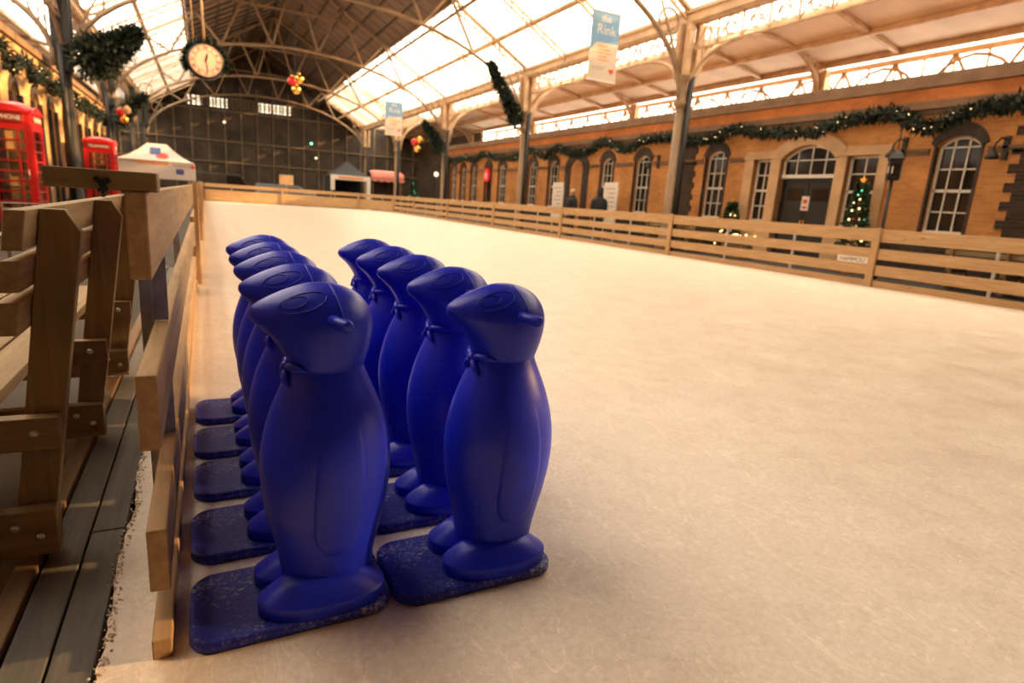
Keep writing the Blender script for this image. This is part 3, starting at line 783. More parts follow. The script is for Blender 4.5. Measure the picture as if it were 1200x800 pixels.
# ================================================================ PENGUIN SKATING AIDS
BX = 0.095      # body axis, relative to the plate's centre
BP = [(0.050, .118), (0.10, .121), (0.15, .129), (0.20, .140), (0.26, .154), (0.32, .164), (0.38, .169), (0.44, .167), (0.50, .156), (0.55, .141), (0.60, .121), (0.63, .107), (0.66, .094), (0.69, .086)]
def b_r(z):
    for (z0, r0), (z1, r1) in zip(BP, BP[1:]):
        if z <= z1:
            u = min(1, max(0, (z-z0)/(z1-z0))); return r0 + (r1-r0)*u
    return BP[-1][1]
BSY = 0.86
HS = [(0.658, -.088, .090, .082), (0.680, -.095, .097, .090), (0.712, -.111, .107, .099), (0.745, -.134, .113, .106), (0.770, -.160, .115, .108), (0.786, -.178, .114, .107),
      (0.800, -.185, .112, .103), (0.816, -.182, .106, .095), (0.832, -.160, .096, .084), (0.847, -.131, .083, .070), (0.860, -.101, .064, .054), (0.870, -.074, .040, .036), (0.877, -.050, .014, .018), (0.879, -.036, -.01, .006)]
def h_slice(z):
    for a, b2 in zip(HS, HS[1:]):
        if z <= b2[0]:
            u = min(1, max(0, (z-a[0])/(b2[0]-a[0]))); return [p + (q-p)*u for p, q in zip(a, b2)]
    return list(HS[-1])
def h_pt(z, t):
    _, xf, xb, w = h_slice(z)
    c, s = math.cos(t), math.sin(t)
    wide = -0.012                       # widest station
    if c >= 0: x = wide + (xb-wide)*c; k = 1.0
    else:
        x = wide + (wide-xf)*c
        # the front narrows into the beak, more where the slice reaches far forward
        reach = min(1, max(0, (-xf-0.09)/0.11)); k = 1 - 0.34*reach*(-c)**1.3
    return Vector((BX+x, w*s*k, z))
def h_side(x, z, sgn):
    """head surface point on the side sgn at local x (relative to the body axis)"""
    best = None
    for i in range(181):
        t = PI*i/180; p = h_pt(z, t)
        d = abs(p.x-BX-x)
        if best is None or d < best[0]: best = (d, p)
    p = best[1]; return Vector((p.x, sgn*abs(p.y), z))
def make_penguin():
    r = thing('penguin_skating_aid', 'x', 'skating aid', (0, 0, 0), 'blue penguin skating aids')
    # plate with rounded corners
    def rr(lx, ly, rad, n=7):
        pts = []
        for cx, cy, a0 in ((lx-rad, ly-rad, 0), (-lx+rad, ly-rad, PI/2), (-lx+rad, -ly+rad, PI), (lx-rad, -ly+rad, 1.5*PI)):
            pts += [(cx+rad*math.cos(a0+PI/2*i/n), cy+rad*math.sin(a0+PI/2*i/n)) for i in range(n+1)]
        return pts
    MB().loft([[(x, y, z) for x, y in rr(.248-ins, .15-ins, .065-ins)] for z, ins in ((0.001, .006), (0.006, 0.0), (0.026, 0.0), (0.032, .006), (0.032, .010))]).build('base_plate', 'blue_plastic_frosted', r, True, world=False)
    # body
    n = 40
    body = MB(); rings = []
    z = 0.034
    zs = [0.034 + (0.69-0.034)*i/30 for i in range(31)]
    for z in zs:
        q = b_r(z); rings.append([(BX+q*math.cos(2*PI*j/n), BSY*q*math.sin(2*PI*j/n), z) for j in range(n)])
    body.loft(rings); body.build('body', 'blue_plastic', r, True, sub=1, world=False)
    # head with hood seam
    hd = MB(); rings = []
    zz = sorted(set([h[0] for h in HS] + [0.669, 0.695, 0.728, 0.758, 0.779, 0.793, 0.808, 0.824, 0.84, 0.8535, 0.865, 0.874]))
    for z in zz: rings.append([tuple(h_pt(z, 2*PI*j/n)) for j in range(n)])
    hd.loft(rings); head = hd.build('head', 'blue_plastic', r, True, sub=1, world=False)
    zs2 = [0.873, 0.867, 0.858, 0.848, 0.836, 0.824, 0.81, 0.797, 0.784]
    sd = [[h_side(0.006 + 0.026*(0.869-z)/0.1, z, sg) for z in zs2] for sg in (1, -1)]
    MB().tube(list(reversed(sd[0])) + [Vector((BX-0.004, 0, 0.8770))] + sd[1], 0.0022, 6).build('hood_seam', 'blue_plastic', head, True, world=False)
    # eyes: two nested raised loops on each cheek
    for sg in (1, -1):
        ey = MB()
        for cx, cz, a, b2 in ((-0.082, 0.838, 0.028, 0.011), (-0.066, 0.838, 0.054, 0.019)):
            lp = []
            for i in range(28):
                t = 2*PI*i/28
                if b2 > 0.02 and 0.15*PI < t < 0.62*PI: continue
                dx = a*math.cos(t); dz = b2*math.sin(t) + 0.26*dx
                lp.append(h_side(cx+dx, cz+dz, sg))
            if b2 > 0.02: lp = lp[3:] + lp[:3]
            ey.tube(lp, 0.0017, 6, b2 < 0.02)
        ey.build('eye', 'blue_plastic', head, True, world=False)
    # handles each side of the head
    for sg in (1, -1):
        h = MB(); h.tube([(BX-0.006, sg*0.085, 0.798), (BX+0.008, sg*0.12, 0.797), (BX+0.023, sg*0.154, 0.796), (BX+0.025, sg*0.158, 0.796), (BX+0.0255, sg*0.160, 0.796)], [0.017, 0.0145, 0.0145, 0.012, 0.007], 16)
        h.build('handle', 'blue_plastic', r, True, world=False)
    # bow tie at the throat
    bt_ = MB(); k = Vector((BX-0.100, -0.0, 0.664))
    bt_.ball(k, 0.016, 10, 8)
    for sg in (1, -1):
        bt_.tube([k, k+Vector((.004, sg*.026, .008)), k+Vector((.018, sg*.055, .012)), k+Vector((.040, sg*.078, .006))], [.006, .010, .012, .003], 10)
        bt_.tube([k, k+Vector((-.005, sg*.018, -.014)), k+Vector((-.005, sg*.036, -.028)), k+Vector((-.002, sg*.046, -.039))], [.006, .010, .009, .002], 10)
    bt_.build('bow_tie', 'blue_plastic', r, True, world=False)
    # flippers: raised teardrops on the flanks
    for sg in (1, -1):
        fl = MB(); nu, nv = 24, 30; g = []
        for i in range(nv+1):
            v = i/nv; zc = 0.175 + 0.42*v
            hw = 0.43*min(1.0, math.sqrt(max(0.0, 1-(1-min(1, v/0.22))**2)))*(1-0.18*v)
            row = []
            for j in range(nu+1):
                u = -1 + 2*j/nu
                th = -PI/2 + 0.03 + 0.08*v + u*hw
                e = (1-abs(u)**12)*(1-(1-min(1, v/0.16))**4)*(1 if v < 0.45 else max(0, 1-(v-0.45)/0.5))
                q = b_r(zc) + (-0.003 + 0.0135*e)
                row.append((BX+q*math.cos(th), -sg*BSY*q*math.sin(th) if sg > 0 else BSY*q*math.sin(th), zc))
            g.append(row)
        vs = [p for row in g for p in row]; W = nu+1
        fs = [(a*W+b2, a*W+b2+1, (a+1)*W+b2+1, (a+1)*W+b2) for a in range(nv) for b2 in range(nu)]
        fl.add(vs, fs); fl.build('flipper', 'blue_plastic', r, True, world=False)
    # feet: two broad lobes below the body
    for sg in (1, -1):
        ft = MB(); rings = []
        for z, s in ((0.030, 1.0), (0.062, 1.0), (0.0655, .993), (0.068, .972), (0.081, .87), (0.094, .76), (0.105, .65), (0.113, .55), (0.116, .40)):
            ring = []
            for j in range(56):
                t = 2*PI*j/56; c, s2 = math.cos(t), math.sin(t)
                ex = 0.164*abs(c)**0.85*(1 if c > 0 else -1); eyy = 0.088*abs(s2)**0.85*(1 if s2 > 0 else -1)
                if c < 0: eyy *= 1 - 0.12*abs(c)
                ring.append((BX - 0.022 + ex*s, sg*0.066 + eyy*s, z))
            rings.append(ring)
        ft.loft(rings); ft.build('foot', 'blue_plastic', r, True, world=False)
    return r
PENX = (0.168, 0.672); PENY = [1.535, 1.925, 2.325, 2.70, 3.10]
peng = make_penguin()
LROW = ['nearest in the column beside the left fence', 'second from the camera in the column beside the left fence', 'middle one in the column beside the left fence', 'fourth from the camera in the column beside the left fence', 'farthest in the column beside the left fence']
RROW = ['nearest in the column on the open ice side', 'second from the camera in the column on the open ice side', 'middle one in the column on the open ice side', 'fourth from the camera in the column on the open ice side', 'farthest in the column on the open ice side']
jit = {(0, 0): (0, 0, 0.0), (1, 0): (0, 0, 0.0)}
for ci in (0, 1):
    for ri in range(5):
        o = peng if (ci == 0 and ri == 0) else copy_tree(peng)
        o.location = (PENX[ci] + (0 if ri == 0 else random.uniform(0, .006)*(1 if ci else -1)), PENY[ri] - (0.01 if ci else 0), 0.0)
        o.rotation_euler = (0, 0, 0.0 if ri == 0 else random.uniform(-.010, .010))
        o['label'] = 'blue penguin skating aid, ' + (LROW, RROW)[ci][ri]

# ================================================================ LEFT: PHONE BOXES, TENT
def phone_box(x, y, rz, label):
    t = thing('phone_box', label, 'phone box', (x, y, -0.13), 'red phone boxes')
    h = 0.45
    bs = MB().box(-h-0.02, h+0.02, -h-0.02, h+0.02, 0, 0.14).box(-h+0.02, h-0.02, -h+0.02, h-0.02, 2.10, 2.34)
    for sx in (-1, 1):
        for sy in (-1, 1): bs.box(sx*h-0.07*(sx > 0), sx*h+0.07*(sx < 0), sy*h-0.07*(sy > 0), sy*h+0.07*(sy < 0), 0.14, 2.12)
    bs.build('frame', 'red_paint', t, bevel=0.008, world=False)
    # domed roof: four shallow pediments under a saucer
    rf = MB(); rings = []
    for z, s in ((2.34, 0.47), (2.36, 0.48), (2.40, 0.46), (2.46, 0.40), (2.51, 0.29), (2.535, 0.15), (2.54, 0.03)):
        rings.append([(s*max(-1, min(1, 1.32*math.cos(a))), s*max(-1, min(1, 1.32*math.sin(a))), z) for a in [2*PI*j/32 for j in range(32)]])
    rf.loft(rings)
    for ax in (0, 1):
        for sg2 in (-1, 1):
            pts = arc(-0.46, 0.46, 2.32, 2.46)
            rf.prism(pts, 'y' if ax == 0 else 'x', sg2*0.455, sg2*0.475)
    rf.build('roof', 'red_paint', t, world=False)
    for k in range(4):
        a = k*PI/2; rot = Matrix.Rotation(a, 4, 'Z')
        def R_(mb):
            mb.v = [tuple(rot @ Vector(v)) for v in mb.v]; return mb
        dn = MB(); yf = -h+0.012
        dn.box(-0.38, 0.38, yf, yf+0.035, 0.14, 0.42).box(-0.38, -0.31, yf, yf+0.035, 0.42, 2.1).box(0.31, 0.38, yf, yf+0.035, 0.42, 2.1).box(-0.31, 0.31, yf, yf+0.035, 2.0, 2.1)
        for xb in (-0.2, 0.2): dn.box(xb-0.014, xb+0.014, yf, yf+0.03, 0.42, 2.0)
        for i in range(1, 8): dn.box(-0.31, 0.31, yf, yf+0.03, 0.42+1.58*i/8-0.012, 0.42+1.58*i/8+0.012)
        d = R_(dn).build('door' if k == 0 else 'side_panel', 'red_paint', t, world=False)
        R_(MB().box(-0.31, 0.31, yf+0.012, yf+0.018, 0.42, 2.0)).build('pane', 'clear_glass', d, world=False)
        if k == 0: MB().tube([(0.335, yf-0.03, 1.05), (0.335, yf-0.03, 1.25)], 0.01, 8).build('door_handle', 'bolt_steel', d, True, world=False)
        s = R_(MB().box(-0.32, 0.32, -h-0.012, -h+0.03, 2.15, 2.28)).build('sign_panel', 'sign_rose', t, world=False)
        cu = bpy.data.curves.new('lettering', 'FONT'); cu.body = 'TELEPHONE'; cu.size = 0.105; cu.align_x = 'CENTER'; cu.align_y = 'CENTER'; cu.extrude = 0.001; cu.offset = 0.002; cu.materials.append(MATS['board_white'])
        lo = bpy.data.objects.new('lettering', cu); COL.objects.link(lo); lo = to_mesh(lo); lo.parent = s
        lo.matrix_local = rot @ Matrix.Translation((0, -h-0.014, 2.213)) @ Matrix.Rotation(PI/2, 4, 'X')
    ph = MB().box(-0.12, 0.12, 0.25, 0.38, 1.1, 1.6).box(-0.3, 0.3, 0.3, 0.40, 0.85, 0.9)
    ph.build('telephone', 'ink_black', t, world=False)
    t.rotation_euler = (0, 0, rz)
    return t
phone_box(-3.42, 15.75, 0.0, 'red telephone box at the left edge of the picture, nearer of the two')
phone_box(-3.22, 26.3, 0.0, 'red telephone box beside the white tent, farther of the two')

def tent(x, y, hw, hd, eave, apex, label):
    t = thing('pop_up_tent', label, 'tent', (x, y, -0.13))
    cn = MB(); g = 0.13
    ridge = hw*0.26
    rings = []
    for u in (0.0, 0.35, 0.7, 1.0):
        s = 1-u; sag = 0.10*math.sin(PI*u)
        z = eave + (apex-eave)*u - sag
        wx = ridge + (hw-ridge)*s; wy = hd*s + 0.05
        rings.append([(-wx, -wy, z+g), (wx, -wy, z+g), (wx, wy, z+g), (-wx, wy, z+g)])
    cn.loft(rings, False); 
    cn.add([rings[-1][0], rings[-1][1], rings[-1][2], rings[-1][3]], [(0, 1, 2, 3)])
    cano = cn.build('canopy', 'tent_cloth', t, world=False)
    so = cano.modifiers.new('s', 'SOLIDIFY'); so.thickness = 0.01
    va = MB(); e = eave+g
    for (a, b2) in (((-hw, -hd), (hw, -hd)), ((hw, -hd), (hw, hd)), ((hw, hd), (-hw, hd)), ((-hw, hd), (-hw, -hd))):
        va.bar((a[0], a[1], e-0.36), (b2[0], b2[1], e-0.36), 0.02, 0.74)
    v = va.build('valance', 'tent_cloth', t, world=False)
    for sx in (-1, 1):
        for sy in (-1, 1):
            MB().tube([(sx*(hw-0.06), sy*(hd-0.06), 0), (sx*(hw-0.06), sy*(hd-0.06), e)], 0.025, 8).build('leg', 'galvanised', t, True, world=False)
    # marks on the front slope and valance
    def slope(px, u): 
        z = eave + (apex-eave)*u - 0.10*math.sin(PI*u); return (px, -(hd*(1-u)+0.05)-0.02, z+g+0.01)
    def patch(pts, mat, nm):
        b3 = MB(); top = [Vector(p) for p in pts]; back = [p + Vector((0, 0.012, -0.006)) for p in top]
        k = len(top); b3.add(top+back, [tuple(range(k)), tuple(reversed(range(k, 2*k)))] + [(i, (i+1) % k, (i+1) % k+k, i+k) for i in range(k)])
        b3.build(nm, mat, cano, world=False)
    patch([slope(-0.25, .48), slope(0.15, .46), slope(0.15, .82), slope(-0.25, .84)], 'logo_blue', 'logo')
    patch([slope(0.22+0.24*math.cos(2*PI*i/16), .40+.20*math.sin(2*PI*i/16)) for i in range(16)], 'logo_red', 'logo')
    yv = -hd-0.018
    pr2 = MB()
    for i, (xa, xb, za, zb) in enumerate(((-0.75, 0.45, e-0.16, e-0.02),)): pr2.box(xa, xb, yv, yv+0.01, za, zb)
    pr2.build('print', 'logo_orange', v, world=False)
    pr3 = MB()
    for i in range(9): pr3.box(0.62+i*0.075, 0.62+i*0.075+0.05, yv, yv+0.01, e-0.20, e-0.09); 
    for i in range(8): pr3.box(-1.3+i*0.07, -1.3+i*0.07+0.045, yv, yv+0.01, e-0.12, e-0.04)
    pr3.build('print', 'ink_grey', v, world=False)
    MB().box(0.72, 1.02, yv-0.001, yv+0.01, e-0.50, e-0.28).build('logo', 'logo_blue', v, world=False)
    MB().loft([[(1.36+0.09*math.cos(2*PI*i/14), yy2, e-0.16+0.07*math.sin(2*PI*i/14)) for i in range(14)] for yy2 in (yv-0.001, yv+0.01)]).build('logo', 'logo_red', v, world=False)
    return t
tent(-1.78, 31.6, 1.42, 1.3, 1.87, 2.62, 'white pop up tent with blue and red logos beyond the left fence')
# dark market gazebo and awning stall at the far end
def gazebo(x, y, label):
    t = thing('gazebo', label, 'gazebo', (x, y, -0.13))
    MB().loft([[(-s, -s, z), (s, -s, z), (s, s, z), (-s, s, z)] for s, z in ((1.45, 2.42), (0.9, 2.75), (0.12, 3.42))]).build('roof', 'tent_dark', t, world=False)
    fr = MB().box(-1.45, 1.45, -1.47, -1.43, 2.12, 2.44).box(-1.45, -1.15, -1.47, -1.43, 1.35, 2.12).box(1.15, 1.45, -1.47, -1.43, 0.0, 2.12)
    fr.build('valance', 'board_white', t, world=False)
    MB().box(-0.9, 0.9, -1.485, -1.47, 2.2, 2.36).build('lettering', 'logo_orange', t, world=False)
    MB().box(-1.4, 1.4, 1.3, 1.34, 0.0, 2.4).box(-1.42, -1.38, -1.4, 1.34, 0, 2.4).build('side_sheet', 'tent_dark', t, world=False)
    for sx in (-1, 1):
        for sy in (-1, 1): MB().tube([(sx*1.4, sy*1.4, 0), (sx*1.4, sy*1.4, 2.42)], 0.03, 6).build('leg', 'galvanised', t, world=False)
gazebo(9.62, 47.4, 'dark peaked gazebo with pale front beyond the far fence')
def awning(x, y, label):
    t = thing('market_stall', label, 'stall', (x, y, -0.13))
    mb = MB(); n = 14
    prof = [(-0.75, 2.32), (-0.78, 2.5), (-0.72, 2.75), (-0.5, 2.95), (0.0, 3.05), (0.6, 3.05)]
    rings = []
    for i in range(n+1):
        u = -1.28 + 2.56*i/n; e = 1-abs(u/1.28)**6*0.18
        rings.append([(u, p[0]*e, 2.4+(p[1]-2.4)*e) for p in prof])
    vs = [p for r in rings for p in r]; k = len(prof)
    mb.add(vs, [(i*k+j, i*k+j+1, (i+1)*k+j+1, (i+1)*k+j) for i in range(n) for j in range(k-1)])
    o = mb.build('awning', 'red_cloth', t, True, world=False); s = o.modifiers.new('s', 'SOLIDIFY'); s.thickness = 0.02
    sc2 = MB()
    for i in range(5):
        c = -1.02 + i*0.51; pts = [(c-0.255, 2.36)] + [(c+0.255*-math.cos(PI*j/8), 2.36-0.16*math.sin(PI*j/8)) for j in range(9)] + [(c+0.255, 2.36)]
        sc2.prism(pts, 'y', -0.79, -0.77)
    sc2.build('scalloped_edge', 'red_cloth', t, world=False)
    MB().box(-1.1, 1.1, -0.5, -0.1, 0, 0.95).build('counter', 'end_dark', t, world=False)
    for sx in (-1, 1): MB().box(sx*1.08-0.04, sx*1.08+0.04, -0.5, -0.42, 0.0, 2.5).build('post', 'sill_wood', t, world=False)
    MB().box(-1.2, 1.2, 0.5, 0.6, 0, 3.0).build('back_panel', 'end_dark', t, world=False)
awning(12.45, 46.9, 'market stall under a pink scalloped awning beside the dark gazebo')
# a van and a hatchback's dark shapes beyond the far fence
def van(x, y, label, mat, L=4.6, H=2.0):
    t = thing('van', label, 'van', (x, y, -0.13), 'vehicles parked beyond the far fence')
    MB().prism([(-L/2, 0.35), (L/2, 0.35), (L/2, 0.95), (L/2-0.75, 1.15), (L/2-1.25, H), (-L/2+0.1, H), (-L/2, H-0.2)], 'y', -0.9, 0.9).build('bodywork', mat, t, bevel=0.06, world=False)
    MB().prism([(L/2-0.85, 1.2), (L/2-1.3, H-0.15), (L/2-2.2, H-0.15), (L/2-2.2, 1.2)], 'y', -0.915, 0.915).build('window', 'window_glass', t, world=False)
    for sx in (-1, 1):
        for sy in (-1, 1):
            MB().loft([[(sx*L*0.3+r*math.cos(2*PI*j/18), sy*0.9+yy2, 0.33+r*math.sin(2*PI*j/18)) for j in range(18)] for r, yy2 in ((0.33, -0.1), (0.33, 0.1))]).build('wheel', 'ink_black', t, world=False)
van(1.4, 51.5, 'dark van parked beyond the far fence, behind the white tent', 'end_dark')
van(5.2, 46.9, 'low blue-grey car parked beyond the far fence, left of the gazebo', 'car_blue', 4.0, 1.45)
o = MB().box(4.6, 5.5, 45.0, 45.05, 1.35, 2.0).box(5.02, 5.08, 45.0, 45.05, -0.13, 1.35).build('placard', 'stone', None)
tag(o, 'tan placard on a stake behind the far fence', 'placard')
# ================================================================ DECORATIONS
def foliage(path, rad, count, L, name, parent, mat='fir', droop=0.3):
    mb = MB(); k = len(path)-1
    for i in range(count):
        u = random.random()*k; a = int(u); p = Vector(path[a]).lerp(Vector(path[min(a+1, k)]), u-a)
        d = Vector((random.gauss(0, 1), random.gauss(0, 1), random.gauss(0, 1)-droop)).normalized()
        r = rad if not callable(rad) else rad(u/k)
        mb.leaf(p + d*r*random.uniform(0.0, 0.55), d + Vector((random.gauss(0,.5), random.gauss(0,.5), random.gauss(0,.5))), L*random.uniform(.7, 1.3), L*0.16)
    return mb.build(name, mat, parent)
def bulbs(path, rad, count, size, parent, mat='bulb_warm', n=6):
    mb = MB(); k = len(path)-1
    for i in range(count):
        u = (i+random.random())/count*k; a = min(int(u), k-1); p = Vector(path[a]).lerp(Vector(path[a+1]), u-a)
        d = Vector((random.gauss(0, 1), random.gauss(0, 1), random.gauss(0, 1))).normalized()
        mb.ball(p + d*rad*random.uniform(.6, 1.0), size, n, 4)
    o = mb.build('fairy_lights', mat, parent); o['kind'] = 'stuff'; return o
def wave(pts, n=10):
    out = []
    for (y0, z0), (y1, z1) in zip(pts, pts[1:]):
        for i in range(n):
            u = i/n; s = u*u*(3-2*u); out.append((y0+(y1-y0)*u, z0+(z1-z0)*s))
    out.append(pts[-1]); return out
RG = [(-0.5, 3.5), (3.5, 3.75), (5.2, 3.4), (6.4, 3.62), (7.3, 3.56), (8.1, 3.27), (9.05, 3.66), (10.0, 3.60), (11.0, 3.40), (12.5, 3.46), (13.5, 3.66), (14.3, 3.45), (15.2, 3.40), (16.1, 3.62), (17.6, 3.60), (18.7, 3.34), (20.2, 3.68), (21.3, 3.34), (22.4, 3.36), (23.6, 3.62), (24.7, 3.32), (26.4, 3.64), (27.8, 3.35), (29.7, 3.40), (31.7, 3.70), (33.0, 3.40), (34.5, 3.60), (36.0, 3.42), (37.6, 3.6)]
path = [(WR-0.36, y, z) for y, z in wave(RG)]
g = thing('garland', 'long fir garland with fairy lights looped along the right brick front', 'garland', (WR-0.2, 15, 3.4), 'fir garlands')
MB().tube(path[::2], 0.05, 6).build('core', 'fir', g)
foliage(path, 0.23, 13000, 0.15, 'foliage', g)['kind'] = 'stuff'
bulbs(path, 0.15, 170, 0.011, g)
LG = [(y, 3.62 + (0.22 if i % 2 else -0.12)) for i, y in enumerate([6+1.1*k for k in range(31)])]
path = [(WL+0.34, y, z) for y, z in wave(LG)]
g = thing('garland', 'fir garland with fairy lights looped along the bright left building', 'garland', (WL+0.2, 20, 3.6), 'fir garlands')
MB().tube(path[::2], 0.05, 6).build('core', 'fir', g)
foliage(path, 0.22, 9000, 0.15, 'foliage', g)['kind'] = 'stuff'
bulbs(path, 0.17, 130, 0.012, g)
# big fir branches tied to the brackets
def branch(pts, rad, count, label):
    t = thing('fir_branch', label, 'fir branch', pts[-1], 'fir branches tied to the columns')
    MB().tube(pts, 0.05, 6).build('stem', 'fir', t)
    foliage(pts, rad, count, 0.24, 'foliage', t)['kind'] = 'stuff'
    bulbs(pts, 0.3, 5, 0.012, t)
branch([(10.75, 24.3, 6.65), (11.2, 24.3, 5.95), (11.7, 24.3, 5.2), (12.1, 24.3, 4.6)], lambda u: 0.10+0.40*u, 2600, 'big dark fir branch hanging on the right column below the skylight')
branch([(-1.75, 24.2, 5.6), (-2.2, 24.2, 5.2), (-2.7, 24.2, 4.9), (-3.0, 24.2, 4.6)], lambda u: 0.35+0.85*u, 6500, 'wide dark fir branch on the left column, above the phone boxes')
branch([(11.2, 34.2, 5.2), (11.8, 34.2, 4.6), (12.2, 34.2, 3.9)], lambda u: 0.15+0.5*u, 1700, 'dark fir branch on the right column, next to the smaller banner')
branch([(-2.3, 34.2, 4.8), (-2.9, 34.2, 4.3), (-3.3, 34.2, 3.6)], lambda u: 0.15+0.5*u, 1700, 'dark fir branch on the left column behind the white tent')
# bauble clusters
def baubles(p, top, r, cols, label):
    t = thing('bauble_cluster', label, 'bauble', p, 'hanging bauble clusters')
    MB().tube([(p[0], p[1], p[2]), (p[0], p[1], top)], 0.008, 5).build('cord', 'black_iron', t)
    offs = [(-0.6, 0, 0.0), (0.65, 0, 0.55), (0.1, 0, -1.35), (0.2, -0.9, -0.3)]
    for (dx, dy, dz), c in zip(offs, cols):
        q = (p[0]+dx*r*1.25, p[1]+dy*r, p[2]+dz*r*1.25)
        b2 = MB().ball(q, r, 18, 12).build('ball', c, t, True)
        MB().lathe([(0.05*1, 0), (0.05, 0.04)], (q[0], q[1], q[2]+r*0.97), 8).build('cap', 'gold', b2)
baubles((3.12, 24.5, 4.9), 8.0, 0.16, ('bauble_red', 'gold', 'gold'), 'cluster of red and gold baubles hanging right of the clock')
baubles((10.95, 34.6, 4.15), 6.6, 0.20, ('bauble_red', 'gold', 'gold'), 'red bauble with gold ones hanging right of the smaller banner')
baubles((-2.42, 26.0, 3.3), 7.0, 0.13, ('bauble_red', 'stone', 'gold'), 'red and gold baubles hanging below the left fir branch')
baubles((5.25, 14.7, 6.35), 7.8, 0.10, ('gold', 'gold', 'gold'), 'small gold baubles at the top of the picture below the dark roof')
# banners
def banner(x0, x1, y, z0, z1, top, label):
    t = thing('banner', label, 'banner', ((x0+x1)/2, y, z0), 'hanging rink banners')
    w = x1-x0; h = z1-z0
    MB().box(x0, x1, y-0.004, y+0.004, z0, z1-0.44*h).build('lower_panel', 'banner_cream', t)
    MB().box(x0, x1, y-0.004, y+0.004, z1-0.44*h, z1).build('upper_panel', 'banner_blue', t)
    MB().prism([(x0, z0+0.42*h), (x0+0.22*w, z0+0.56*h), (x0, z0+0.56*h)], 'y', y-0.0055, y-0.0045).build('blue_corner', 'banner_blue', t)
    text('lettering', 'the', 0.26*w, 'board_white', t, ((x0+x1)/2, y-0.007, z1-0.10*h), (PI/2, 0, 0), 0.001)
    text('lettering', 'Rink', 0.38*w, 'board_white', t, ((x0+x1)/2+0.03, y-0.007, z1-0.26*h), (PI/2, 0, 0), 0.001)
    for k in range(5): MB().box(x0+0.3*w, x0+(0.62+0.25*((k*37) % 3)/3)*w, y-0.006, y-0.0045, z0+(0.50-0.05*k)*h, z0+(0.518-0.05*k)*h).build('print_line', 'logo_orange', t)
    for u0, u1, q0, q1 in ((.12, .6, .19, .205), (.12, .5, .16, .172)): MB().box(x0+u0*w, x0+u1*w, y-0.006, y-0.0045, z0+q0*h, z0+q1*h).build('print_line', 'ink_grey', t)
    hr = MB(); c = ((x0+0.82*w), z0+0.16*h); s = 0.09*w
    hr.prism([(c[0]+s*16*math.sin(a)**3/16, c[1]+s*(13*math.cos(a)-5*math.cos(2*a)-2*math.cos(3*a)-math.cos(4*a))/16) for a in [2*PI*i/24 for i in range(24)]], 'y', y-0.007, y-0.0045)
    hr.build('heart_mark', 'logo_red', t)
    MB().tube([(x0-0.03, y, z1), (x1+0.03, y, z1)], 0.02, 8).build('top_pole', 'white_paint', t)
    MB().tube([(x0-0.02, y, z0), (x1+0.02, y, z0)], 0.018, 8).build('bottom_pole', 'white_paint', t)
    co = MB()
    for x in (x0+0.05, x1-0.05): co.tube([(x, y, z1), (x, y, top)], 0.006, 5)
    co.build('cord', 'black_iron', t)
banner(9.22, 10.12, 14.5, 4.48, 6.18, 7.2, 'large blue and cream banner hanging in front of the right skylight')
banner(9.05, 10.0, 34.4, 4.38, 6.12, 7.2, 'smaller looking blue and cream banner far down the hall')
# clock
ck = thing('station_clock', 'round hanging station clock with roman numerals and fir on its case', 'clock', (0.18, 20.0, 4.39))
cz, cxx, cyy = 4.39, 0.18, 20.0
def disc(r, ya, yb, nm, mat, par, n=48, smooth=False):
    return MB().loft([[(cxx+r*math.cos(2*PI*j/n), y, cz+r*math.sin(2*PI*j/n)) for j in range(n)] for y in (ya, yb)]).build(nm, mat, par)
case = MB().loft([[(cxx+r*math.cos(2*PI*j/48), y, cz+r*math.sin(2*PI*j/48)) for j in range(48)] for r, y in ((0.40, 19.93), (0.45, 19.94), (0.47, 20.0), (0.47, 20.22), (0.45, 20.28), (0.40, 20.29))])
case.build('case', 'black_iron', ck, True)
face = disc(0.41, 19.915, 19.935, 'face', 'clock_face' if 'clock_face' in MATS else 'board_white', ck)
MATS['clock_face'] = emit('clock_face', (1.0, 0.52, 0.27), 0.42); face.data.materials[0] = MATS['clock_face']
disc(0.41, 20.285, 20.305, 'face', 'clock_face', ck)
ringm = MB()
for r in (0.39, 0.275): ringm.tube([(cxx+r*math.cos(2*PI*j/48), 19.914, cz+r*math.sin(2*PI*j/48)) for j in range(48)], 0.006, 5, True)
ringm.build('chapter_ring', 'ink_black', ck)
for i, nmr in enumerate(['XII','I','II','III','IIII','V','VI','VII','VIII','IX','X','XI']):
    a = PI/2 - 2*PI*i/12
    cu = bpy.data.curves.new('numeral', 'FONT'); cu.body = nmr; cu.size = 0.095; cu.align_x = 'CENTER'; cu.align_y = 'CENTER'; cu.extrude = 0.002; cu.offset = 0.002; cu.materials.append(MATS['ink_black'])
    lo = bpy.data.objects.new('numeral', cu); COL.objects.link(lo); lo = to_mesh(lo); lo.parent = ck
    lo.matrix_local = Matrix.Translation((0.332*math.cos(a), 19.912-20.0, 0.332*math.sin(a))) @ Matrix.Rotation(PI/2, 4, 'X') @ Matrix.Rotation(a-PI/2, 4, 'Z')
def hand(ang, L, w, nm):
    d = Vector((math.sin(ang), 0, math.cos(ang))); c = Vector((cxx, 19.905, cz))
    MB().bar(c - d*L*0.18, c + d*L*0.75, w, 0.006, (0, 1, 0)).bar(c + d*L*0.7, c + d*L, w*0.5, 0.006, (0, 1, 0)).build(nm, 'ink_black', ck)
hand(math.radians(14), 0.21, 0.045, 'hour_hand'); hand(math.radians(172), 0.33, 0.03, 'minute_hand')
MB().tube([(cxx-0.02, 20.1, cz+0.46), (cxx-0.1, 20.1, 8.3)], 0.035, 8).tube([(cxx-0.28, 20.1, cz+0.36), (cxx-0.36, 20.1, 8.3)], 0.018, 6).build('hanger', 'cream_iron', ck, True)
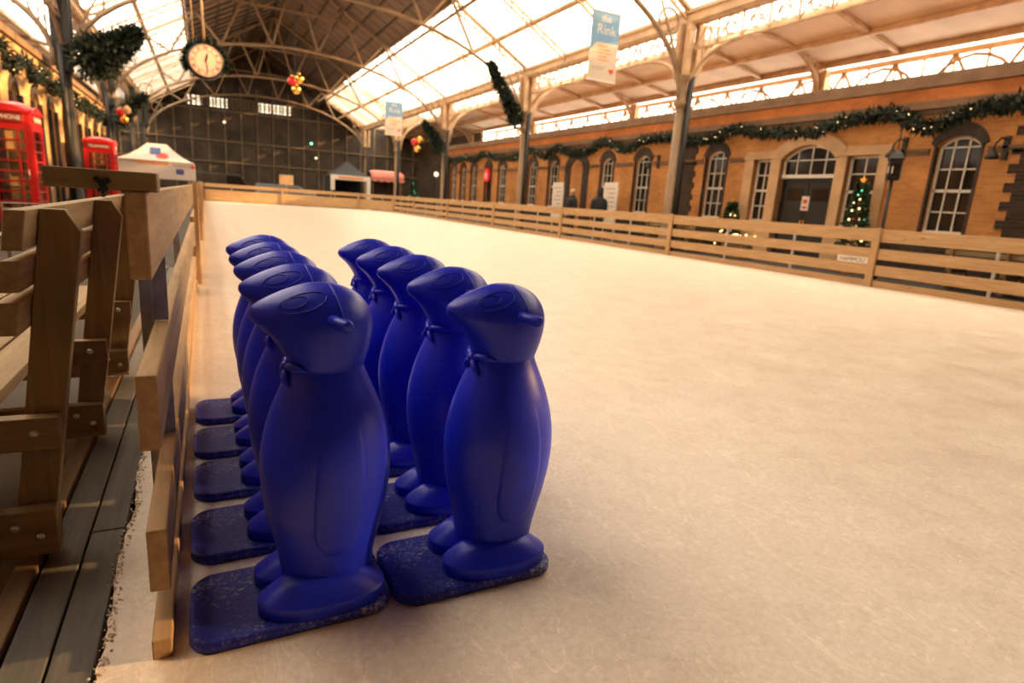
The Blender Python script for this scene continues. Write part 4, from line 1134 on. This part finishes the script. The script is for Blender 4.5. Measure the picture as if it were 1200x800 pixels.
fp = [(cxx+0.5*math.cos(a), 20.12, cz+0.5*math.sin(a)) for a in [math.radians(d) for d in range(-20, 215, 12)]]
foliage(fp, 0.13, 1500, 0.13, 'fir_trim', ck)['kind'] = 'stuff'

# decorated trees
def xmas_tree(x, y, h, w, label, lights, base=0.03, mat='fir_light', nleaf=1600):
    t = thing('christmas_tree', label, 'tree', (x, y, base), 'small decorated trees')
    MB().lathe([(0.10, 0), (0.13, 0.22)], (x, y, base), 12).build('pot', 'logo_red', t)
    MB().tube([(x, y, base+0.2), (x, y, base+h)], 0.02, 6).build('trunk', 'sill_wood', t)
    mb = MB()
    for i in range(nleaf):
        u = random.random()**0.7; r = w*(1-u)*random.uniform(.3, 1.0)+0.03; a = random.random()*2*PI
        c = (x+r*math.cos(a), y+r*math.sin(a), base+0.25+(h-0.25)*u)
        mb.leaf(c, (math.cos(a), math.sin(a), random.uniform(-.5, .2)), 0.14, 0.03)
    o = mb.build('needles', mat, t); o['kind'] = 'stuff'
    for lm, cnt in lights:
        bb = MB()
        for i in range(cnt):
            u = random.random()**0.8*0.95; a = random.random()*2*PI; r = w*(1-u)+0.05
            bb.ball((x+r*math.cos(a), y+r*math.sin(a), base+0.25+(h-0.25)*u), 0.022, 8, 6)
        o = bb.build('fairy_lights', lm, t); o['kind'] = 'stuff'
    st2 = MB(); pts = []
    for i in range(10):
        r = 0.10 if i % 2 == 0 else 0.045; a = PI/2 + 2*PI*i/10; pts.append((x+0*r, y + r*math.cos(a), base+h+0.06 + r*math.sin(a)))
    st2.prism([(p[1], p[2]) for p in pts], 'x', x-0.015, x+0.015); st2.build('star', 'gold', t)
xmas_tree(13.75, 9.28, 2.1, 0.33, 'slim decorated tree with coloured lights in front of the window right of the entrance', (('bulb_warm', 34), ('bulb_green', 4), ('star_red', 10)))
xmas_tree(13.75, 13.15, 1.55, 0.36, 'small decorated tree with gold lights left of the stone entrance', (('bulb_warm', 34), ('star_red', 6)))
xmas_tree(14.6, 46.6, 2.55, 0.62, 'frosted green tree beyond the far fence beside the pink awning', (('bulb_green', 10),), -0.13, 'fir_light', 1800)
# string of gold lights heaped in a planter by the fence
pl = thing('planter', 'low planter full of gold lights behind the right fence', 'planter', (13.3, 12.35, 0.03))
MB().box(13.1, 13.5, 11.95, 12.75, 0.03, 0.42).build('box', 'sill_wood', pl, bevel=0.01)
bb = MB()
for i in range(70): bb.ball((13.3+random.gauss(0, .10), 12.35+random.gauss(0, .2), 0.47+random.uniform(0, .22)), 0.024, 8, 6)
bb.build('fairy_lights', 'bulb_warm', pl)['kind'] = 'stuff'
foliage([(13.3, 12.05, 0.45), (13.3, 12.65, 0.45)], 0.15, 500, 0.14, 'foliage', pl)['kind'] = 'stuff'
# red star sign over the far door
rs = thing('star_sign', 'red lit sign with a pale star over the far doorway', 'sign', (WR-0.12, 31.6, 2.5))
MB().loft([[(xx, 31.65+0.36*math.cos(2*PI*i/24), 2.56+0.36*math.sin(2*PI*i/24)) for i in range(24)] for xx in (WR-0.14, WR-0.02)]).build('disc', 'star_red', rs)
pts = [(31.65+(0.26 if i % 2 == 0 else 0.11)*math.cos(PI/2+PI*i/5), 2.56+(0.26 if i % 2 == 0 else 0.11)*math.sin(PI/2+PI*i/5)) for i in range(10)]
MB().prism(pts, 'x', WR-0.155, WR-0.14).build('star', 'board_white', rs)

# lamp post with a square lantern, wall brackets, globe lamp
lpst = thing('lamp_post', 'black lamp post with square lantern left of the tall sash window', 'lamp post', (13.0, 8.15, 0.03))
MB().lathe([(0.09, 0.03), (0.09, 0.3), (0.05, 0.36), (0.035, 0.5), (0.032, 2.12)], (13.0, 8.15, 0), 12).build('pole', 'black_iron', lpst, True)
MB().lathe([(0.14, 2.12), (0.155, 2.16), (0.16, 2.52), (0.19, 2.56), (0.10, 2.68), (0.03, 2.74)], (13.0, 8.15, 0), 4).build('lantern', 'black_iron', lpst)
lp2 = MB()
for k in range(4):
    a = k*PI/2 + PI/4; c, s = math.cos(a), math.sin(a)
    q = [Vector((13.0+0.114*c - u*0.075*s, 8.15+0.114*s + u*0.075*c, z)) for u, z in ((-1, 2.2), (1, 2.2), (1, 2.46), (-1, 2.46))]
    lp2.add(q, [(0, 1, 2, 3)])
lp2.build('lantern_pane', 'window_glass', lpst)
MB().box(12.873, 12.883, 8.10, 8.20, 2.26, 2.4).build('number_plate', 'board_white', lpst)
MB().tube([(13.0, 8.15, 2.72), (13.0, 8.15, 3.28)], 0.012, 6).build('hanging_rod', 'black_iron', lpst)
def wall_bracket(y, z, label):
    t = thing('wall_bracket', label, 'bracket', (WR, y, z), 'black wall brackets')
    MB().box(WR-0.05, WR-0.0, y-0.05, y+0.05, z-0.25, z+0.2).build('back_plate', 'black_iron', t)
    MB().tube([(WR-0.04, y, z+0.12), (WR-0.25, y, z+0.15), (WR-0.42, y, z+0.02), (WR-0.45, y, z-0.12)], 0.016, 8).build('arm', 'black_iron', t, True)
    MB().lathe([(0.03, 0), (0.12, -0.14), (0.11, -0.17), (0.02, -0.18)], (WR-0.45, y, z-0.1), 12).build('shade', 'black_iron', t, True)
wall_bracket(8.75, 2.95, 'black wall bracket lamp above the lamp post')
wall_bracket(6.75, 2.85, 'black wall bracket lamp beside the dark brick quoins')
wall_bracket(17.2, 2.9, 'black wall bracket lamp behind the second right column')
gl = thing('globe_lamp', 'round glowing lamp on a thin pole at the far building corner', 'lamp', (16.2, 46.0, -0.13))
MB().tube([(16.2, 46.0, -0.13), (16.2, 46.0, 2.8)], 0.04, 8).build('pole', 'black_iron', gl, True)
MB().ball((16.2, 46.0, 2.95), 0.17, 16, 10).build('globe', 'lamp_glow', gl, True)
for i, (x, z, m_, lb) in enumerate(((8.6, 5.1, 'bulb_green', 'green signal lamp glowing in the dark above the gazebo'), (9.0, 3.9, 'lamp_glow', 'pale spot lamp glowing just above the gazebo roof'), (1.7, 6.1, 'lamp_glow', 'small amber lamp glowing on the dark end screen'))):
    t = thing('screen_lamp', lb, 'lamp', (x, Y1-2.3, z), 'lamps on the end screen')
    MB().box(x-0.05, x+0.05, Y1-2.25, Y1-2.1, z-0.05, z+0.05).build('fitting', 'black_iron', t)
    MB().ball((x, Y1-2.3, z), 0.10, 12, 8).build('bulb', m_, t, True)

# standing notice boards behind the right fence
def notice_board(x, y, label):
    t = thing('notice_board', label, 'notice board', (x, y, 0.03), 'white notice boards')
    MB().box(x, x+0.03, y-0.42, y+0.42, 0.55, 2.1).build('board', 'board_white', t, bevel=0.005)
    for yy2 in (-0.36, 0.36): MB().box(x+0.03, x+0.07, y+yy2-0.03, y+yy2+0.03, 0.03, 1.9).build('leg', 'white_paint', t)
    pr2 = MB()
    for k in range(7): pr2.box(x-0.003, x, y-0.3, y+0.3-0.12*((k*5) % 3), 1.86-k*0.16, 1.90-k*0.16)
    pr2.build('print', 'ink_grey', t)
notice_board(13.2, 22.25, 'white notice board behind the fair haired person')
notice_board(13.2, 18.5, 'white notice board right of the person in a hat')

# ================================================================ PEOPLE
def person(x, y, rz, scale, label, hat):
    t = thing('person', label, 'person', (x, y, 0.03))
    bm = bmesh.new(); sk = bm.verts.layers.skin.verify(); V_ = []; 
    def v(p, r, root=False):
        q = bm.verts.new(p); q[sk].radius = (r, r); q[sk].use_root = root; V_.append(q); return q
    def chain(start, lst):
        prev = start
        for p, r in lst:
            q = v(p, r); bm.edges.new((prev, q)); prev = q
        return prev
    pel = v((0, 0, 0.95), 0.145, True)
    ch = chain(pel, [((0, 0.0, 1.12), 0.135), ((0, 0.0, 1.30), 0.155)])
    nk = chain(ch, [((0, 0.0, 1.44), 0.10), ((0, -0.005, 1.51), 0.055)])
    hdv = chain(nk, [((0, -0.02, 1.58), 0.075), ((0, -0.015, 1.66), 0.095), ((0, -0.008, 1.735), 0.07)])
    face = V_[-2]
    chain(face, [((0, -0.115, 1.635), 0.014)])                       # nose
    for sg in (-1, 1): chain(face, [((sg*0.098, 0.0, 1.64), 0.014)])  # ears
    for sg in (-1, 1):
        w = chain(ch, [((sg*0.17, 0.0, 1.40), 0.075), ((sg*0.225, 0.01, 1.12), 0.05), ((sg*0.235, -0.05, 0.88), 0.034)])
        pm = chain(w, [((sg*0.235, -0.065, 0.82), 0.034), ((sg*0.235, -0.07, 0.785), 0.032)])
        for k, (dy, L) in enumerate(((-0.026, .062), (-0.009, .072), (0.009, .068), (0.026, .052))):
            chain(pm, [((sg*0.235, -0.07+dy*1.2, 0.755), 0.009), ((sg*0.232, -0.075+dy*1.3, 0.755-L*0.55), 0.0085), ((sg*0.226, -0.072+dy*1.3, 0.755-L), 0.0075)])
        chain(w, [((sg*0.222, -0.10, 0.815), 0.011), ((sg*0.215, -0.115, 0.785), 0.009)])
        chain(pel, [((sg*0.095, 0, 0.86), 0.105), ((sg*0.11, -0.01, 0.48), 0.062), ((sg*0.115, 0.02, 0.09), 0.042), ((sg*0.12, -0.10, 0.04), 0.038), ((sg*0.122, -0.17, 0.03), 0.03)])
    me = bpy.data.meshes.new('body'); bm.to_mesh(me); bm.free(); me.materials.append(MATS['skin'])
    o = bpy.data.objects.new('body', me); COL.objects.link(o); o.parent = t
    s = o.modifiers.new('skin', 'SKIN'); s.use_smooth_shade = True
    o.modifiers.new('sub', 'SUBSURF').render_levels = 2
    n = 20
    def ell(cx, cy, z, rx, ry): return [(cx+rx*math.cos(2*PI*j/n), cy+ry*math.sin(2*PI*j/n), z) for j in range(n)]
    jk = MB(); jk.loft([ell(0, 0, z, rx, ry) for z, rx, ry in ((0.80, .225, .185), (0.95, .22, .18), (1.12, .22, .18), (1.28, .245, .19), (1.38, .25, .18), (1.45, .20, .155), (1.50, .12, .11), (1.55, .092, .092), (1.58, .095, .095))], True)
    for sg in (-1, 1):
        jk.tube([(sg*0.13, 0, 1.42), (sg*0.195, 0.0, 1.37), (sg*0.225, 0.01, 1.12), (sg*0.237, -0.03, 0.97), (sg*0.236, -0.05, 0.87)], [.095, .11, .09, .075, .062], 14)
    jk.build('jacket', 'jacket', t, True, sub=1, world=False)
    tr = MB()
    for sg in (-1, 1): tr.tube([(sg*0.095, 0, 0.92), (sg*0.10, 0, 0.72), (sg*0.11, -0.01, 0.48), (sg*0.115, 0.02, 0.10)], [.125, .105, .085, .07], 14)
    tr.build('trousers', 'trousers', t, True, world=False)
    for sg in (-1, 1):
        MB().loft([[(sg*0.12+0.05*math.cos(a)*k, -0.06+0.14*math.sin(a)*k, z) for a in [2*PI*j/14 for j in range(14)]] for z, k in ((0.0, 1), (0.05, 1), (0.09, .7))]).build('shoe', 'ink_black', t, True, world=False)
    if hat:
        MB().lathe([(.135, 0.0), (.14, 0.008), (.11, 0.02), (.103, .06), (.095, .11), (.05, .135), (.01, .14)], (0, 0.0, 1.69), 20).build('hat', 'hat_dark', t, True, world=False)
        MB().lathe([(.07, -.12), (.105, -.08), (.108, 0.0), (.09, .03)], (0, 0.018, 1.67), 18).build('hair', 'hat_dark', t, True, world=False)
    else:
        MB().lathe([(.075, -.07), (.104, -.03), (.110, .03), (.092, .08), (.05, .105), (.008, .112)], (0, 0.016, 1.69), 18).build('hair', 'hair_fair', t, True, world=False)
    t.rotation_euler = (0, 0, rz); t.scale = (scale,)*3
    return t
person(12.5, 19.95, math.radians(200), 0.985, 'person with short fair hair and dark jacket standing behind the right fence', False)
person(12.15, 17.62, math.radians(160), 1.0, 'person in dark hat and dark jacket standing behind the right fence', True)

# ---- cafe chairs in the gloom left of the bench
def cafe_chair(x, y, rz, label):
    t = thing('cafe_chair', label, 'chair', (x, y, -0.13), 'metal cafe chairs')
    MB().box(-.2, .2, -.2, .2, .44, .46).build('seat', 'chair_metal', t, bevel=0.01, world=False)
    bk = MB().tube([(-.2, .2, .46), (-.2, .24, .86), (.2, .24, .86), (.2, .2, .46)], 0.012, 6)
    for k in range(3): bk.bar((-.2, .22+.008*k, .58+.1*k), (.2, .22+.008*k, .58+.1*k), .006, .06)
    bk.build('backrest', 'chair_metal', t, world=False)
    for sx in (-1, 1):
        for sy in (-1, 1): MB().tube([(sx*.18, sy*.18, .45), (sx*.21, sy*.21, 0)], 0.011, 6).build('leg', 'chair_metal', t, world=False)
    t.rotation_euler = (0, 0, rz); return t
c0 = cafe_chair(-1.75, 8.6, 0.5, 'metal cafe chair nearest the cap timber')
for x, y, rz, lb in ((-2.3, 9.4, 2.2, 'metal cafe chair between the bench and the phone box'), (-1.5, 10.6, -1.0, 'metal cafe chair farther back beside the left fence')):
    c = copy_tree(c0); c.location = (x, y, -0.13); c.rotation_euler = (0, 0, rz); c['label'] = lb

# ================================================================ LIGHT, CAMERA
w = bpy.data.worlds.new('sky'); sc.world = w; w.use_nodes = True
bg = w.node_tree.nodes['Background']; bg.inputs[0].default_value = (1.0, 0.87, 0.70, 1); bg.inputs[1].default_value = 5.0
sl = bpy.data.lights.new('low_sun', 'SUN'); sl.energy = 13.0; sl.color = (1.0, 0.58, 0.24); sl.angle = math.radians(1.2)
so = bpy.data.objects.new('low_sun', sl); COL.objects.link(so)
dirv = Vector((-math.cos(math.radians(17.6)), 0.18, -math.sin(math.radians(17.6))))
so.rotation_euler = dirv.to_track_quat('-Z', 'Y').to_euler(); so.location = (30, 10, 12)

cam = bpy.data.cameras.new('camera'); co = bpy.data.objects.new('camera', cam); COL.objects.link(co)
cam.sensor_width = 36.0; cam.sensor_fit = 'HORIZONTAL'; cam.lens = FPX*36.0/1200.0
cam.clip_start = 0.05; cam.clip_end = 300
M = Matrix((CR, -CD, -CF)).transposed().to_4x4()
co.matrix_world = Matrix.Translation((0, 0, CAM_H)) @ M
cam.dof.use_dof = True; cam.dof.focus_distance = 1.75; cam.dof.aperture_fstop = 2.8
sc.camera = co
sc.view_settings.view_transform = 'Standard'; sc.view_settings.look = 'None'
sc.view_settings.exposure = 0.36; sc.view_settings.gamma = 1.0; sc.view_settings.use_curve_mapping = False
sc.cycles.max_bounces = 10; sc.cycles.diffuse_bounces = 5; sc.cycles.transparent_max_bounces = 12
sc.cycles.sample_clamp_indirect = 6.0; sc.cycles.caustics_reflective = False; sc.cycles.caustics_refractive = False
